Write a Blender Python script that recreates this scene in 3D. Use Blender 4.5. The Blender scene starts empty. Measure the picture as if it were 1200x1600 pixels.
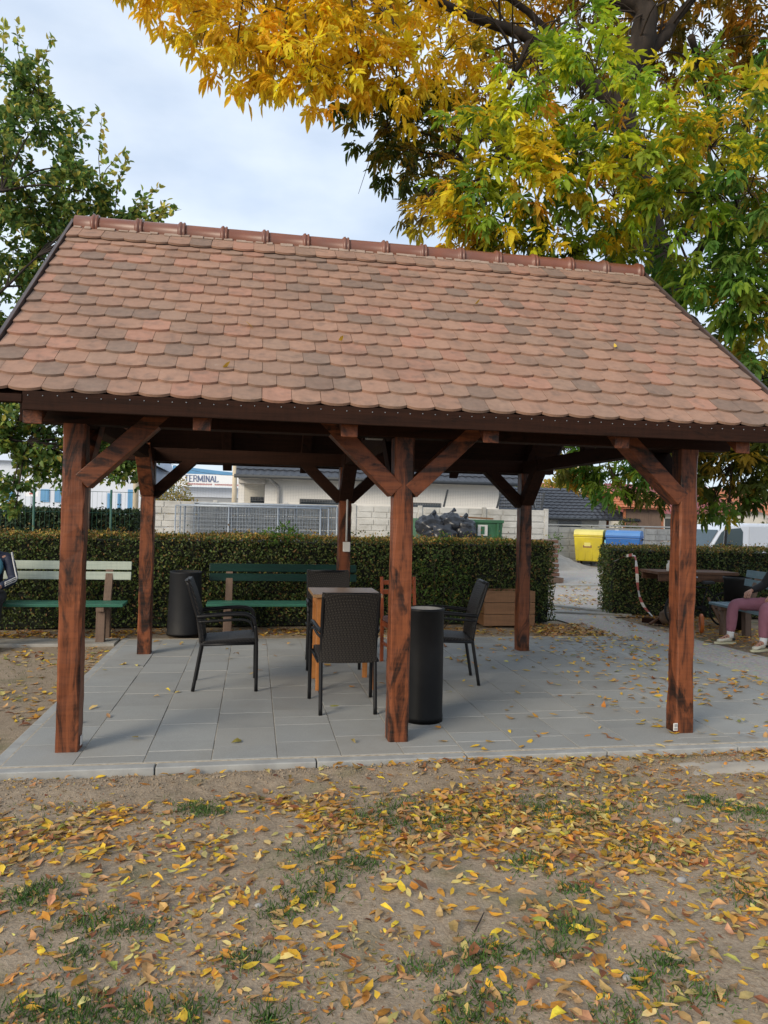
import bpy, bmesh, math, random
import numpy as np
from mathutils import Vector, Matrix, Quaternion
rng = np.random.default_rng(7)
rnd = random.Random(11)
sc = bpy.context.scene
COL = sc.collection

# ---------------------------------------------------------------- camera
cam_d = bpy.data.cameras.new('camera')
cam_d.sensor_fit = 'VERTICAL'; cam_d.sensor_height = 36; cam_d.sensor_width = 27
cam_d.lens = 25.735; cam_d.clip_start = .05; cam_d.clip_end = 2000
cam = bpy.data.objects.new('camera', cam_d); COL.objects.link(cam)
cam.matrix_world = Matrix(((.98448, -.023913, -.173859, 1.1475), (-.173962, -.002259, -.98475, -5.0209),
                           (.023156, .999711, -.006384, 1.55), (0, 0, 0, 1)))
sc.camera = cam
sc.render.resolution_x, sc.render.resolution_y = 768, 1024
sc.cycles.max_bounces = 6; sc.cycles.diffuse_bounces = 3; sc.cycles.transmission_bounces = 4
CAMP = np.array([1.1475, -5.0209, 1.55])

# ---------------------------------------------------------------- sky, sun, exposure
SUN_EL, SUN_AZ = math.radians(24), math.atan2(-.75, -.66)      # azimuth of the sun from +Y, clockwise
wd = bpy.data.worlds.new('World'); sc.world = wd; wd.use_nodes = True
nt = wd.node_tree; nt.nodes.clear()
def wn(t, **k):
    n = nt.nodes.new(t)
    for a, b in k.items(): setattr(n, a, b)
    return n
wo = wn('ShaderNodeOutputWorld'); bg = wn('ShaderNodeBackground'); bg.inputs[1].default_value = .1
sky = wn('ShaderNodeTexSky', sky_type='NISHITA', sun_disc=False, sun_elevation=SUN_EL, sun_rotation=SUN_AZ % (2*math.pi), altitude=100, air_density=1.0, dust_density=1.5, ozone_density=1.5)
tc = wn('ShaderNodeTexCoord'); mp = wn('ShaderNodeMapping'); mp.inputs[3].default_value = (1.3, 1.3, 3.0)
mp.inputs[1].default_value = (.35, .2, .1)
no = wn('ShaderNodeTexNoise'); no.inputs['Scale'].default_value = 1.6; no.inputs['Detail'].default_value = 6; no.inputs['Roughness'].default_value = .55
cr = wn('ShaderNodeValToRGB'); cr.color_ramp.elements[0].position = .3; cr.color_ramp.elements[0].color = (.66, .66, .66, 1)
cr.color_ramp.elements[1].position = .72; cr.color_ramp.elements[1].color = (.95, .95, .95, 1)
no2 = wn('ShaderNodeTexNoise'); no2.inputs['Scale'].default_value = 3.1; no2.inputs['Detail'].default_value = 5
cr2 = wn('ShaderNodeValToRGB'); cr2.color_ramp.elements[0].position = .35; cr2.color_ramp.elements[0].color = (5.7, 6.7, 8.2, 1)
cr2.color_ramp.elements[1].position = .7; cr2.color_ramp.elements[1].color = (7.9, 8.6, 9.4, 1)
mx = wn('ShaderNodeMix', data_type='RGBA')
L = nt.links.new
L(tc.outputs['Generated'], mp.inputs[0]); L(mp.outputs[0], no.inputs[0]); L(no.outputs[0], cr.inputs[0])
L(mp.outputs[0], no2.inputs[0]); L(no2.outputs[0], cr2.inputs[0])
L(cr.outputs[0], mx.inputs[0]); L(sky.outputs[0], mx.inputs[6]); L(cr2.outputs[0], mx.inputs[7])
L(mx.outputs[2], bg.inputs[0]); L(bg.outputs[0], wo.inputs[0])
sun_d = bpy.data.lights.new('sun', 'SUN'); sun_d.energy = 2.3; sun_d.angle = math.radians(24); sun_d.color = (1, .87, .69)
sun = bpy.data.objects.new('sun', sun_d); COL.objects.link(sun)
sd = Vector((math.sin(SUN_AZ)*math.cos(SUN_EL), math.cos(SUN_AZ)*math.cos(SUN_EL), math.sin(SUN_EL)))
sun.rotation_euler = (-sd).to_track_quat('-Z', 'Y').to_euler()
sun.location = sd*50
vs = sc.view_settings; vs.view_transform = 'Standard'; vs.look = 'None'; vs.exposure = 0.42; vs.gamma = 1; vs.use_curve_mapping = False

# ---------------------------------------------------------------- helpers
def tag(o, label=None, cat=None, group=None, kind=None):
    if label: o['label'] = label
    if cat: o['category'] = cat
    if group: o['group'] = group
    if kind: o['kind'] = kind
    return o
def link(name, data, mat=None, parent=None, loc=(0, 0, 0), rot=None):
    o = bpy.data.objects.new(name, data); COL.objects.link(o)
    o.location = loc
    if rot is not None: o.rotation_euler = rot
    if mat is not None and data is not None and len(data.materials) == 0: data.materials.append(mat)
    if parent is not None: o.parent = parent
    return o
def empty(name, loc=(0, 0, 0), rz=0, label=None, cat=None, group=None):
    o = bpy.data.objects.new(name, None); COL.objects.link(o)
    o.empty_display_size = .1; o.location = loc; o.rotation_euler = (0, 0, rz)
    return tag(o, label, cat, group)
def copy_tree(o, parent=None):
    c = o.copy(); COL.objects.link(c); c.parent = parent
    for ch in list(o.children): copy_tree(ch, c)
    return c
def mesh_np(name, V, F, C=None, smooth=False):
    me = bpy.data.meshes.new(name); V = np.asarray(V, np.float32); F = np.asarray(F, np.int32)
    n, k = F.shape
    me.vertices.add(len(V)); me.vertices.foreach_set('co', V.ravel())
    me.loops.add(n*k); me.loops.foreach_set('vertex_index', F.ravel())
    me.polygons.add(n); me.polygons.foreach_set('loop_start', np.arange(0, n*k, k, dtype=np.int32))
    me.polygons.foreach_set('loop_total', np.full(n, k, np.int32))
    if smooth: me.polygons.foreach_set('use_smooth', np.ones(n, bool))
    me.update(calc_edges=True)
    if C is not None:
        a = me.color_attributes.new('Col', 'FLOAT_COLOR', 'POINT')
        C4 = np.ones((len(V), 4), np.float32); C4[:, :3] = C
        a.data.foreach_set('color', C4.ravel())
    return me
class MB:
    def __init__(s): s.v = []; s.f = []; s.sm = []
    def add(s, vs, fs, smooth=False):
        b = len(s.v); s.v += [tuple(v) for v in vs]; s.f += [tuple(i+b for i in f) for f in fs]; s.sm += [smooth]*len(fs); return s
    def box(s, c, d, rot=None, taper=(1, 1)):
        R = rot if rot is not None else Matrix.Identity(3); vs = []
        for z in (-.5, .5):
            t = taper if z > 0 else (1, 1)
            for x, y in ((-.5, -.5), (.5, -.5), (.5, .5), (-.5, .5)):
                vs.append(Vector(c) + R @ Vector((x*d[0]*t[0], y*d[1]*t[1], z*d[2])))
        return s.add(vs, [(3, 2, 1, 0), (4, 5, 6, 7), (0, 1, 5, 4), (1, 2, 6, 5), (2, 3, 7, 6), (3, 0, 4, 7)])
    def b2(s, x0, x1, y0, y1, z0, z1): return s.box(((x0+x1)/2, (y0+y1)/2, (z0+z1)/2), (x1-x0, y1-y0, z1-z0))
    def bar(s, p, q, w, h, up=(0, 0, 1)):
        p, q = Vector(p), Vector(q); d = (q-p); l = d.length; d.normalize()
        x = d.cross(Vector(up)).normalized(); z = x.cross(d)
        return s.box((p+q)/2, (w, l, h), Matrix((x, d, z)).transposed())
    def tube(s, pts, r, n=8, cap=True, smooth=True):
        pts = [Vector(p) for p in pts]; m = len(pts)
        rs = r if isinstance(r, (list, tuple)) else [r]*m
        vs = []; ref = None
        for i, p in enumerate(pts):
            d = (pts[min(i+1, m-1)] - pts[max(i-1, 0)]).normalized()
            if ref is None: ref = d.orthogonal().normalized()
            x = (ref - d*ref.dot(d)); x = x.normalized() if x.length > 1e-5 else d.orthogonal().normalized(); ref = x
            y = d.cross(x)
            for k in range(n):
                a = 2*math.pi*k/n; vs.append(p + (x*math.cos(a)+y*math.sin(a))*rs[i])
        fs = [(i*n+k, i*n+(k+1) % n, (i+1)*n+(k+1) % n, (i+1)*n+k) for i in range(m-1) for k in range(n)]
        s.add(vs, fs, smooth)
        if cap:
            b = len(s.v)-len(vs); s.f += [tuple(b+k for k in range(n))[::-1], tuple(b+(m-1)*n+k for k in range(n))]; s.sm += [False, False]
        return s
    def lathe(s, prof, c=(0, 0, 0), n=28, smooth=True, arc=2*math.pi):
        vs = []; full = abs(arc-2*math.pi) < 1e-6; nn = n if full else n+1
        for r, z in prof:
            for k in range(nn):
                a = arc*k/n; vs.append((c[0]+r*math.cos(a), c[1]+r*math.sin(a), c[2]+z))
        fs = [(i*nn+k, i*nn+(k+1) % nn, (i+1)*nn+(k+1) % nn, (i+1)*nn+k) for i in range(len(prof)-1) for k in range(n if full else n)]
        return s.add(vs, fs, smooth)
    def prism(s, pts, axis, a0, a1, smooth=False):
        """2-D outline extruded along axis 0/1/2"""
        def mk(p, a):
            q = list(p); q.insert(axis, a); return q
        n = len(pts); vs = [mk(p, a0) for p in pts] + [mk(p, a1) for p in pts]
        return s.add(vs, [tuple(range(n))[::-1], tuple(range(n, 2*n))] + [(i, (i+1) % n, n+(i+1) % n, n+i) for i in range(n)], smooth)
    def sphere(s, c, r, nu=14, nv=9):
        r = r if isinstance(r, (tuple, list)) else (r, r, r); vs = []; fs = []
        for j in range(nv+1):
            t = math.pi*j/nv
            for i in range(nu):
                a = 2*math.pi*i/nu; vs.append((c[0]+r[0]*math.sin(t)*math.cos(a), c[1]+r[1]*math.sin(t)*math.sin(a), c[2]+r[2]*math.cos(t)))
        for j in range(nv):
            for i in range(nu): fs.append((j*nu+i, (j+1)*nu+i, (j+1)*nu+(i+1) % nu, j*nu+(i+1) % nu))
        return s.add(vs, fs, True)
    def mesh(s, name='m'):
        me = bpy.data.meshes.new(name); me.from_pydata(s.v, [], s.f)
        me.polygons.foreach_set('use_smooth', s.sm)
        bm = bmesh.new(); bm.from_mesh(me); bmesh.ops.recalc_face_normals(bm, faces=bm.faces); bm.to_mesh(me); bm.free()
        me.update(); return me
    def build(s, name, mat, parent=None, bevel=0, loc=(0, 0, 0), rot=None):
        o = link(name, s.mesh(name), mat, parent, loc, rot)
        if bevel:
            b = o.modifiers.new('bevel', 'BEVEL'); b.width = bevel; b.segments = 2; b.limit_method = 'ANGLE'; b.angle_limit = math.radians(40)
        return o
def curve(pts, n=6):
    """Catmull-Rom through pts"""
    P = [Vector(p) for p in pts]; P = [2*P[0]-P[1]] + P + [2*P[-1]-P[-2]]; out = []
    for i in range(1, len(P)-2):
        for k in range(n):
            t = k/n; a, b, c, d = P[i-1:i+3]
            out.append(.5*((2*b)+(c-a)*t+(2*a-5*b+4*c-d)*t*t+(3*b-a-3*c+d)*t**3))
    return out+[P[-2]]
def hsh(ix, iy, seed):
    h = (ix*374761393 + iy*668265263 + seed*974711) & 0xffffffff
    h = ((h ^ (h >> 13))*1274126177) & 0xffffffff
    return ((h ^ (h >> 16)) & 0xffff)/65535.0
def vnoise(x, y, seed=0):
    x = np.asarray(x, float); y = np.asarray(y, float)
    ix = np.floor(x).astype(np.int64); iy = np.floor(y).astype(np.int64); fx = x-ix; fy = y-iy
    fx = fx*fx*(3-2*fx); fy = fy*fy*(3-2*fy)
    return (hsh(ix, iy, seed)*(1-fx)+hsh(ix+1, iy, seed)*fx)*(1-fy)+(hsh(ix, iy+1, seed)*(1-fx)+hsh(ix+1, iy+1, seed)*fx)*fy
def fbm(x, y, seed=0, o=4): return sum(vnoise(x*2**i, y*2**i, seed+i)*.5**(i+1) for i in range(o))

# ---------------------------------------------------------------- materials
MATS = {}
def newmat(name):
    m = bpy.data.materials.new(name); m.use_nodes = True; t = m.node_tree; t.nodes.clear()
    out = t.nodes.new('ShaderNodeOutputMaterial'); p = t.nodes.new('ShaderNodeBsdfPrincipled'); t.links.new(p.outputs[0], out.inputs[0])
    MATS[name] = m; return m, t, p, out
def N(t, ty, **k):
    n = t.nodes.new(ty)
    for a, b in k.items():
        if isinstance(a, str) and a.startswith('i_'): n.inputs[a[2:]].default_value = b
        else: setattr(n, a, b)
    return n
def ramp(t, fac, stops):
    r = t.nodes.new('ShaderNodeValToRGB'); e = r.color_ramp.elements
    while len(e) < len(stops): e.new(.5)
    for i, (p, c) in enumerate(stops): e[i].position = p; e[i].color = (*c, 1) if len(c) == 3 else c
    t.links.new(fac, r.inputs[0]); return r.outputs[0]
def coords(t, scale=(1, 1, 1), obj=False):
    if obj: src = t.nodes.new('ShaderNodeTexCoord').outputs['Object']
    else: src = t.nodes.new('ShaderNodeNewGeometry').outputs['Position']
    m = t.nodes.new('ShaderNodeMapping'); m.inputs[3].default_value = scale; t.links.new(src, m.inputs[0]); return m.outputs[0]
def noise(t, vec, scale, detail=4, rough=.55, dist=0):
    n = t.nodes.new('ShaderNodeTexNoise'); n.inputs['Scale'].default_value = scale; n.inputs['Detail'].default_value = detail
    n.inputs['Roughness'].default_value = rough; n.inputs['Distortion'].default_value = dist; t.links.new(vec, n.inputs[0]); return n.outputs[0]
def mixc(t, fac, a, b, mode='MIX'):
    m = t.nodes.new('ShaderNodeMix'); m.data_type = 'RGBA'; m.blend_type = mode
    for i, v in ((0, fac), (6, a), (7, b)):
        if isinstance(v, (int, float)): m.inputs[i].default_value = v
        elif isinstance(v, tuple): m.inputs[i].default_value = (*v, 1)
        else: t.links.new(v, m.inputs[i])
    return m.outputs[2]
def bump(t, p, h, strength=.3, dist=.01):
    b = t.nodes.new('ShaderNodeBump'); b.inputs['Strength'].default_value = strength; b.inputs['Distance'].default_value = dist
    t.links.new(h, b.inputs['Height']); t.links.new(b.outputs[0], p.inputs['Normal'])
def simple(name, c1, c2=None, rough=.6, scale=6, bumpk=.15, bscale=None, metal=0, stretch=(1, 1, 1), obj=False, spec=.5, dirt=None):
    m, t, p, o = newmat(name); c2 = c2 or tuple(x*.75 for x in c1)
    v = coords(t, stretch, obj); n = noise(t, v, scale, 5)
    c = ramp(t, n, [(.3, c2), (.7, c1)])
    if dirt:
        n3 = noise(t, v, scale*.35, 6, .65); f = ramp(t, n3, [(.48, (0, 0, 0)), (.68, (1, 1, 1))]); c = mixc(t, f, c, dirt)
    t.links.new(c, p.inputs['Base Color']); p.inputs['Roughness'].default_value = rough; p.inputs['Metallic'].default_value = metal
    p.inputs['Specular IOR Level'].default_value = spec
    if bumpk: bump(t, p, noise(t, v, bscale or scale*6, 4), bumpk, .004)
    return m
def wood(name, axis, c_hi, c_lo, c_dark, rough=.5, streak=.55, spec=.3):
    m, t, p, o = newmat(name); st = [16, 16, 16]; st[axis] = 1.1
    v = coords(t, tuple(st)); n = noise(t, v, 1.6, 6, .6, .6); c = ramp(t, n, [(.3, c_lo), (.6, c_hi)])
    st2 = [9, 9, 9]; st2[axis] = 2.2
    n2 = noise(t, coords(t, tuple(st2)), .8, 5, .65, 1.2); f = ramp(t, n2, [(streak, (0, 0, 0)), (streak+.13, (1, 1, 1))])
    c = mixc(t, f, c, c_dark)
    st3 = [6, 6, 6]; st3[axis] = 60
    n3 = noise(t, coords(t, tuple(st3)), .8, 3); c = mixc(t, .15, c, ramp(t, n3, [(.35, c_dark), (.6, c_hi)]))
    t.links.new(c, p.inputs['Base Color']); p.inputs['Roughness'].default_value = rough; p.inputs['Specular IOR Level'].default_value = spec
    st4 = [60, 60, 60]; st4[axis] = 3
    bump(t, p, noise(t, coords(t, tuple(st4)), 1.5, 4), .5, .004); return m
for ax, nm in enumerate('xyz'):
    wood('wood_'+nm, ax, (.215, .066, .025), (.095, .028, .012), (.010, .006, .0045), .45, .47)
    wood('darkwood_'+nm, ax, (.030, .012, .007), (.016, .007, .0045), (.006, .004, .003), .75, .58, .12)  # near-black timber; the shade under the roof is put into this colour
wood('endgrain', 1, (.26, .09, .035), (.15, .045, .02), (.05, .02, .012))
wood('table_wood', 2, (.50, .20, .055), (.36, .13, .035), (.14, .06, .025), .45, .66)
wood('table_top', 0, (.46, .27, .13), (.32, .18, .09), (.12, .08, .055), .35, .6)
wood('red_chair_wood', 2, (.36, .085, .028), (.27, .06, .02), (.12, .03, .012), .4, .7)
wood('planter_wood', 0, (.27, .14, .07), (.19, .10, .05), (.10, .05, .03), .6, .64)
wood('grey_wood', 2, (.17, .115, .085), (.12, .08, .06), (.06, .045, .035), .7, .62)
wood('bench_dark', 0, (.004, .028, .020), (.003, .019, .014), (.003, .014, .012), .32, .7)
wood('bench_pale', 0, (.42, .47, .40), (.33, .39, .34), (.19, .22, .19), .5, .69)
wood('bench_green', 0, (.035, .15, .10), (.022, .10, .07), (.03, .045, .035), .4, .69)
wood('bench_blue', 1, (.14, .22, .26), (.10, .17, .20), (.06, .08, .09), .5, .69)
simple('black_plastic', (.011, .012, .014), (.007, .0075, .009), .42, 3, .08, dirt=None)
simple('bin_black', (.006, .0065, .0075), (.004, .0045, .005), .5, 3, .1, dirt=(.013, .013, .014), spec=.22)
simple('bin_grey', (.017, .018, .021), (.010, .011, .013), .55, 2.5, .15, dirt=(.030, .029, .028), spec=.25)
simple('bin_inside', (.26, .26, .265), (.15, .15, .15), .7, 8)
simple('black_metal', (.008, .008, .009), (.005, .005, .006), .45, 8, .05, spec=.3)
simple('galvanised', (.34, .38, .42), (.26, .29, .33), .45, 9, .05, metal=.35)
simple('conduit', (.55, .55, .54), (.45, .45, .44), .4, 5, .03)
simple('white_plastic', (.68, .67, .64), (.58, .57, .54), .4, 8, .03)
simple('lamp_grey', (.35, .35, .35), (.25, .25, .25), .4, 8, .03)
simple('flashing', (.085, .06, .055), (.055, .04, .037), .4, 6, .05)
simple('concrete_kerb', (.37, .37, .35), (.27, .27, .26), .85, 7, .3, 60)
simple('concrete_wall', (.58, .57, .54), (.45, .44, .41), .85, 2.2, .3, 25, stretch=(1, 1, 2), dirt=(.33, .32, .29))
simple('concrete_fence', (.30, .31, .31), (.21, .22, .225), .85, 3, .3, 30, dirt=(.14, .145, .15))
simple('white_render', (.80, .78, .74), (.74, .72, .68), .8, 1.2, .1, 30)
simple('cream_render', (.58, .56, .50), (.50, .48, .43), .8, 1.2, .1, 30)
simple('soffit', (.55, .53, .50), (.48, .46, .43), .7, 3, .05)
simple('roof_slate', (.040, .044, .054), (.028, .031, .039), .45, 2, .1)
simple('roof_orange', (.50, .18, .08), (.36, .12, .055), .8, 2.5, .2, 20, dirt=(.2, .1, .06))
simple('roof_red', (.27, .075, .07), (.21, .06, .058), .55, 1, .05)
simple('far_white', (.62, .66, .72), (.54, .58, .65), .7, .5, 0)
simple('far_blue', (.12, .30, .50), (.09, .24, .42), .5, 2, 0)
simple('far_grey', (.30, .31, .32), (.25, .26, .27), .7, 1, 0)
simple('sign_white', (.78, .79, .80), (.74, .75, .77), .5, .5, 0)
simple('sign_ink', (.10, .14, .26), (.09, .12, .22), .6, 2, 0)
simple('sign_red', (.45, .12, .10), (.4, .1, .09), .6, 2, 0)
simple('pole_concrete', (.55, .47, .34), (.46, .39, .28), .8, 2, .1)
simple('green_metal', (.03, .12, .085), (.02, .085, .06), .5, 5, .05)
simple('container_green', (.045, .16, .075), (.03, .11, .05), .5, 2, .1, dirt=(.05, .07, .045))
simple('bin_yellow', (.62, .50, .02), (.54, .43, .016), .45, 2, .05, dirt=(.42, .33, .03))
simple('bin_yellow_lid', (.68, .60, .16), (.60, .52, .12), .5, 2, .05)
simple('bin_blue', (.022, .13, .40), (.016, .10, .33), .45, 2, .05)
simple('bin_blue_lid', (.06, .22, .52), (.045, .18, .45), .45, 2, .05)
simple('sticker_cyan', (.20, .55, .75), (.18, .5, .7), .5, 3, 0)
simple('rubber', (.012, .012, .012), (.008, .008, .008), .7, 8, .1)
simple('garbage_bag', (.030, .034, .042), (.018, .020, .026), .28, 3, .5, 9)
simple('sand', (.40, .365, .31), (.30, .27, .23), .95, 4, .4, 60)
simple('van_white', (.78, .80, .83), (.74, .76, .80), .22, 1, 0)
simple('van_grey', (.66, .68, .71), (.62, .64, .68), .25, 1, 0)
simple('asphalt_bit', (.14, .14, .145), (.10, .10, .105), .9, 9, .3)
simple('orange_plastic', (.50, .13, .02), (.42, .10, .02), .45, 6, .05)
simple('sack_brown', (.16, .10, .06), (.10, .065, .04), .85, 7, .3)
simple('skin', (.42, .22, .15), (.38, .19, .13), .5, 8, .05)
simple('hair_brown', (.05, .03, .02), (.03, .018, .012), .5, 30, .3, stretch=(1, 1, .2))
simple('pink_cloth', (.30, .125, .165), (.25, .10, .135), .9, 14, .25, 90)
simple('black_cloth', (.012, .012, .015), (.008, .008, .010), .85, 14, .25, 90)
simple('navy_cloth', (.012, .020, .050), (.008, .014, .036), .7, 14, .2, 60)
simple('teal_cloth', (.045, .17, .24), (.035, .14, .2), .7, 14, .2, 60)
simple('white_cloth', (.70, .70, .70), (.62, .62, .62), .7, 14, .1, 60)
simple('shoe_white', (.62, .60, .50), (.5, .48, .40), .6, 20, .1)
simple('shoe_sole', (.55, .53, .36), (.48, .46, .31), .7, 20, .1)
simple('bark', (.034, .024, .018), (.012, .009, .007), .9, 5, 1.0, 12, stretch=(3, 3, .6))
simple('twig', (.045, .030, .021), (.022, .016, .012), .85, 9, .3)
simple('path_slab', (.36, .35, .32), (.26, .25, .225), .9, 4, .4, 50, dirt=(.20, .17, .13))
simple('stone', (.34, .33, .31), (.24, .23, .22), .85, 20, .3)
simple('seat_cushion', (.22, .12, .11), (.16, .085, .08), .85, 20, .3)
simple('wire_dark', (.05, .055, .06), (.04, .045, .05), .6, 5, 0)
simple('tile_under', (.05, .028, .02), (.03, .018, .013), .8, 5, .1)
m, t, p, o = newmat('glass_dark'); p.inputs['Base Color'].default_value = (.02, .028, .035, 1); p.inputs['Roughness'].default_value = .08; p.inputs['Specular IOR Level'].default_value = .8
m, t, p, o = newmat('mower_glass'); p.inputs['Base Color'].default_value = (.05, .085, .10, 1); p.inputs['Roughness'].default_value = .06; p.inputs['Specular IOR Level'].default_value = .8
def tint_src(t, kind):
    if kind == 'obj': return t.nodes.new('ShaderNodeObjectInfo').outputs['Color']
    a = t.nodes.new('ShaderNodeAttribute'); a.attribute_name = 'Col'; return a.outputs['Color']
def tilemat(name, kind):
    m, t, p, o = newmat(name); c = tint_src(t, kind); v = coords(t)
    n = noise(t, v, 3.2, 5, .6); f = ramp(t, n, [(.50, (0, 0, 0)), (.70, (.6, .6, .6))]); c = mixc(t, f, c, (.12, .085, .065))
    n5 = noise(t, v, 13, 3, .5); f5 = ramp(t, n5, [(.52, (0, 0, 0)), (.7, (.55, .55, .55))]); c = mixc(t, f5, c, (.105, .085, .07))
    n2 = noise(t, v, 22, 4); c = mixc(t, .35, c, ramp(t, n2, [(.3, (.23, .135, .098)), (.7, (.38, .225, .165))]))
    n4 = noise(t, v, 9, 5, .7); f4 = ramp(t, n4, [(.66, (0, 0, 0)), (.76, (.5, .5, .5))]); c = mixc(t, f4, c, (.38, .31, .25))
    t.links.new(c, p.inputs['Base Color']); p.inputs['Roughness'].default_value = .8; p.inputs['Specular IOR Level'].default_value = .3
    bump(t, p, noise(t, v, 90, 3), .25, .003); return m
tilemat('tile_obj', 'obj'); tilemat('tile_attr', 'attr')
simple('ridge_clay', (.195, .068, .036), (.14, .048, .027), .38, 5, .1, 40, dirt=(.15, .075, .055))
simple('mortar', (.36, .27, .21), (.27, .19, .145), .9, 12, .3)
def pavermat(name):
    m, t, p, o = newmat(name); c = tint_src(t, 'obj'); v = coords(t)
    n = noise(t, v, 1.7, 6, .6); c = mixc(t, .5, c, ramp(t, n, [(.3, (.225, .23, .22)), (.7, (.37, .37, .345))]))
    n2 = noise(t, v, 120, 3); c = mixc(t, .25, c, ramp(t, n2, [(.3, (.16, .165, .165)), (.7, (.42, .42, .41))]))
    n3 = noise(t, v, .8, 6, .7); f = ramp(t, n3, [(.5, (0, 0, 0)), (.72, (.45, .45, .45))]); c = mixc(t, f, c, (.24, .215, .175))
    t.links.new(c, p.inputs['Base Color']); p.inputs['Roughness'].default_value = .78; p.inputs['Specular IOR Level'].default_value = .35
    bump(t, p, n2, .25, .002); return m
pavermat('paver')
def leafmat(name, kind, transl=.35, rough=.5, vary=.25):
    m, t, p, o = newmat(name); c = tint_src(t, kind); v = coords(t)
    n = noise(t, v, 30, 3); c = mixc(t, vary, c, ramp(t, n, [(.3, (0, 0, 0)), (.7, (1, 1, 1))]), 'OVERLAY')
    t.links.new(c, p.inputs['Base Color']); p.inputs['Roughness'].default_value = rough; p.inputs['Specular IOR Level'].default_value = .3
    if transl:
        tr = t.nodes.new('ShaderNodeBsdfTranslucent'); t.links.new(c, tr.inputs[0]); ms = t.nodes.new('ShaderNodeMixShader'); ms.inputs[0].default_value = transl
        t.links.new(p.outputs[0], ms.inputs[1]); t.links.new(tr.outputs[0], ms.inputs[2]); t.links.new(ms.outputs[0], o.inputs[0])
    return m
leafmat('foliage', 'attr', .55, .5, .12); leafmat('hedge_leaf', 'attr', .2); leafmat('litter_obj', 'obj', .15, .6); leafmat('litter', 'attr', .15, .6); leafmat('grass', 'attr', .25)
# woven rattan
m, t, p, o = newmat('rattan'); v = coords(t, (1, 1, 1), True)
br = t.nodes.new('ShaderNodeTexBrick'); br.inputs['Scale'].default_value = 1; br.inputs['Brick Width'].default_value = .030; br.inputs['Row Height'].default_value = .011; br.inputs['Mortar Size'].default_value = .0028; br.inputs['Mortar Smooth'].default_value = .6
sx = t.nodes.new('ShaderNodeSeparateXYZ'); t.links.new(v, sx.inputs[0]); ad = t.nodes.new('ShaderNodeMath'); ad.operation = 'ADD'; t.links.new(sx.outputs[1], ad.inputs[0]); t.links.new(sx.outputs[2], ad.inputs[1])
cb = t.nodes.new('ShaderNodeCombineXYZ'); t.links.new(ad.outputs[0], cb.inputs[0]); t.links.new(sx.outputs[0], cb.inputs[1]); t.links.new(cb.outputs[0], br.inputs[0])
c = ramp(t, br.outputs['Fac'], [(.0, (.006, .006, .007)), (1, (.055, .048, .042))]); t.links.new(c, p.inputs['Base Color']); p.inputs['Roughness'].default_value = .5; p.inputs['Specular IOR Level'].default_value = .25
iv = t.nodes.new('ShaderNodeMath'); iv.operation = 'SUBTRACT'; iv.inputs[0].default_value = 1; t.links.new(br.outputs['Fac'], iv.inputs[1]); bump(t, p, iv.outputs[0], .9, .005)
# soil
m, t, p, o = newmat('soil'); v = coords(t)
n1 = noise(t, v, .9, 6, .6); n2 = noise(t, v, 14, 6, .7); n3 = noise(t, v, 70, 4, .7)
c = ramp(t, n1, [(.3, (.33, .25, .16)), (.7, (.44, .345, .235))])
c = mixc(t, .45, c, ramp(t, n2, [(.3, (.14, .10, .07)), (.72, (.40, .32, .24))]))
c = mixc(t, .35, c, ramp(t, n3, [(.35, (.12, .085, .06)), (.68, (.46, .38, .29))]))
f = ramp(t, noise(t, v, 1.6, 5, .6), [(.55, (0, 0, 0)), (.68, (.6, .6, .6))]); c = mixc(t, f, c, (.13, .135, .06))
t.links.new(c, p.inputs['Base Color']); p.inputs['Roughness'].default_value = .95; p.inputs['Specular IOR Level'].default_value = .2
ma = t.nodes.new('ShaderNodeMath'); ma.operation = 'ADD'; t.links.new(n2, ma.inputs[0]); t.links.new(n3, ma.inputs[1]); bump(t, p, ma.outputs[0], .8, .012)
# gravel yard
m, t, p, o = newmat('gravel'); v = coords(t); n1 = noise(t, v, .7, 6, .6); vo = t.nodes.new('ShaderNodeTexVoronoi'); vo.inputs['Scale'].default_value = 38; t.links.new(v, vo.inputs[0])
c = ramp(t, n1, [(.3, (.33, .30, .26)), (.7, (.46, .43, .385))]); c = mixc(t, .4, c, vo.outputs['Color'], 'SOFT_LIGHT'); n2 = noise(t, v, 45, 4); c = mixc(t, .3, c, ramp(t, n2, [(.3, (.18, .16, .14)), (.7, (.5, .47, .43))]))
t.links.new(c, p.inputs['Base Color']); p.inputs['Roughness'].default_value = .95; bump(t, p, vo.outputs['Distance'], .5, .01)
m, t, p, o = newmat('joint_sand'); v = coords(t); c = ramp(t, noise(t, v, 30, 4), [(.3, (.30, .25, .18)), (.7, (.50, .44, .35))]); t.links.new(c, p.inputs['Base Color']); p.inputs['Roughness'].default_value = .95
wood('rough_table', 0, (.13, .062, .032), (.05, .025, .015), (.02, .012, .008), .7, .6)
simple('stack_clay', (.20, .105, .07), (.13, .07, .05), .85, 5, .3, 30)
M = MATS
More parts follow.
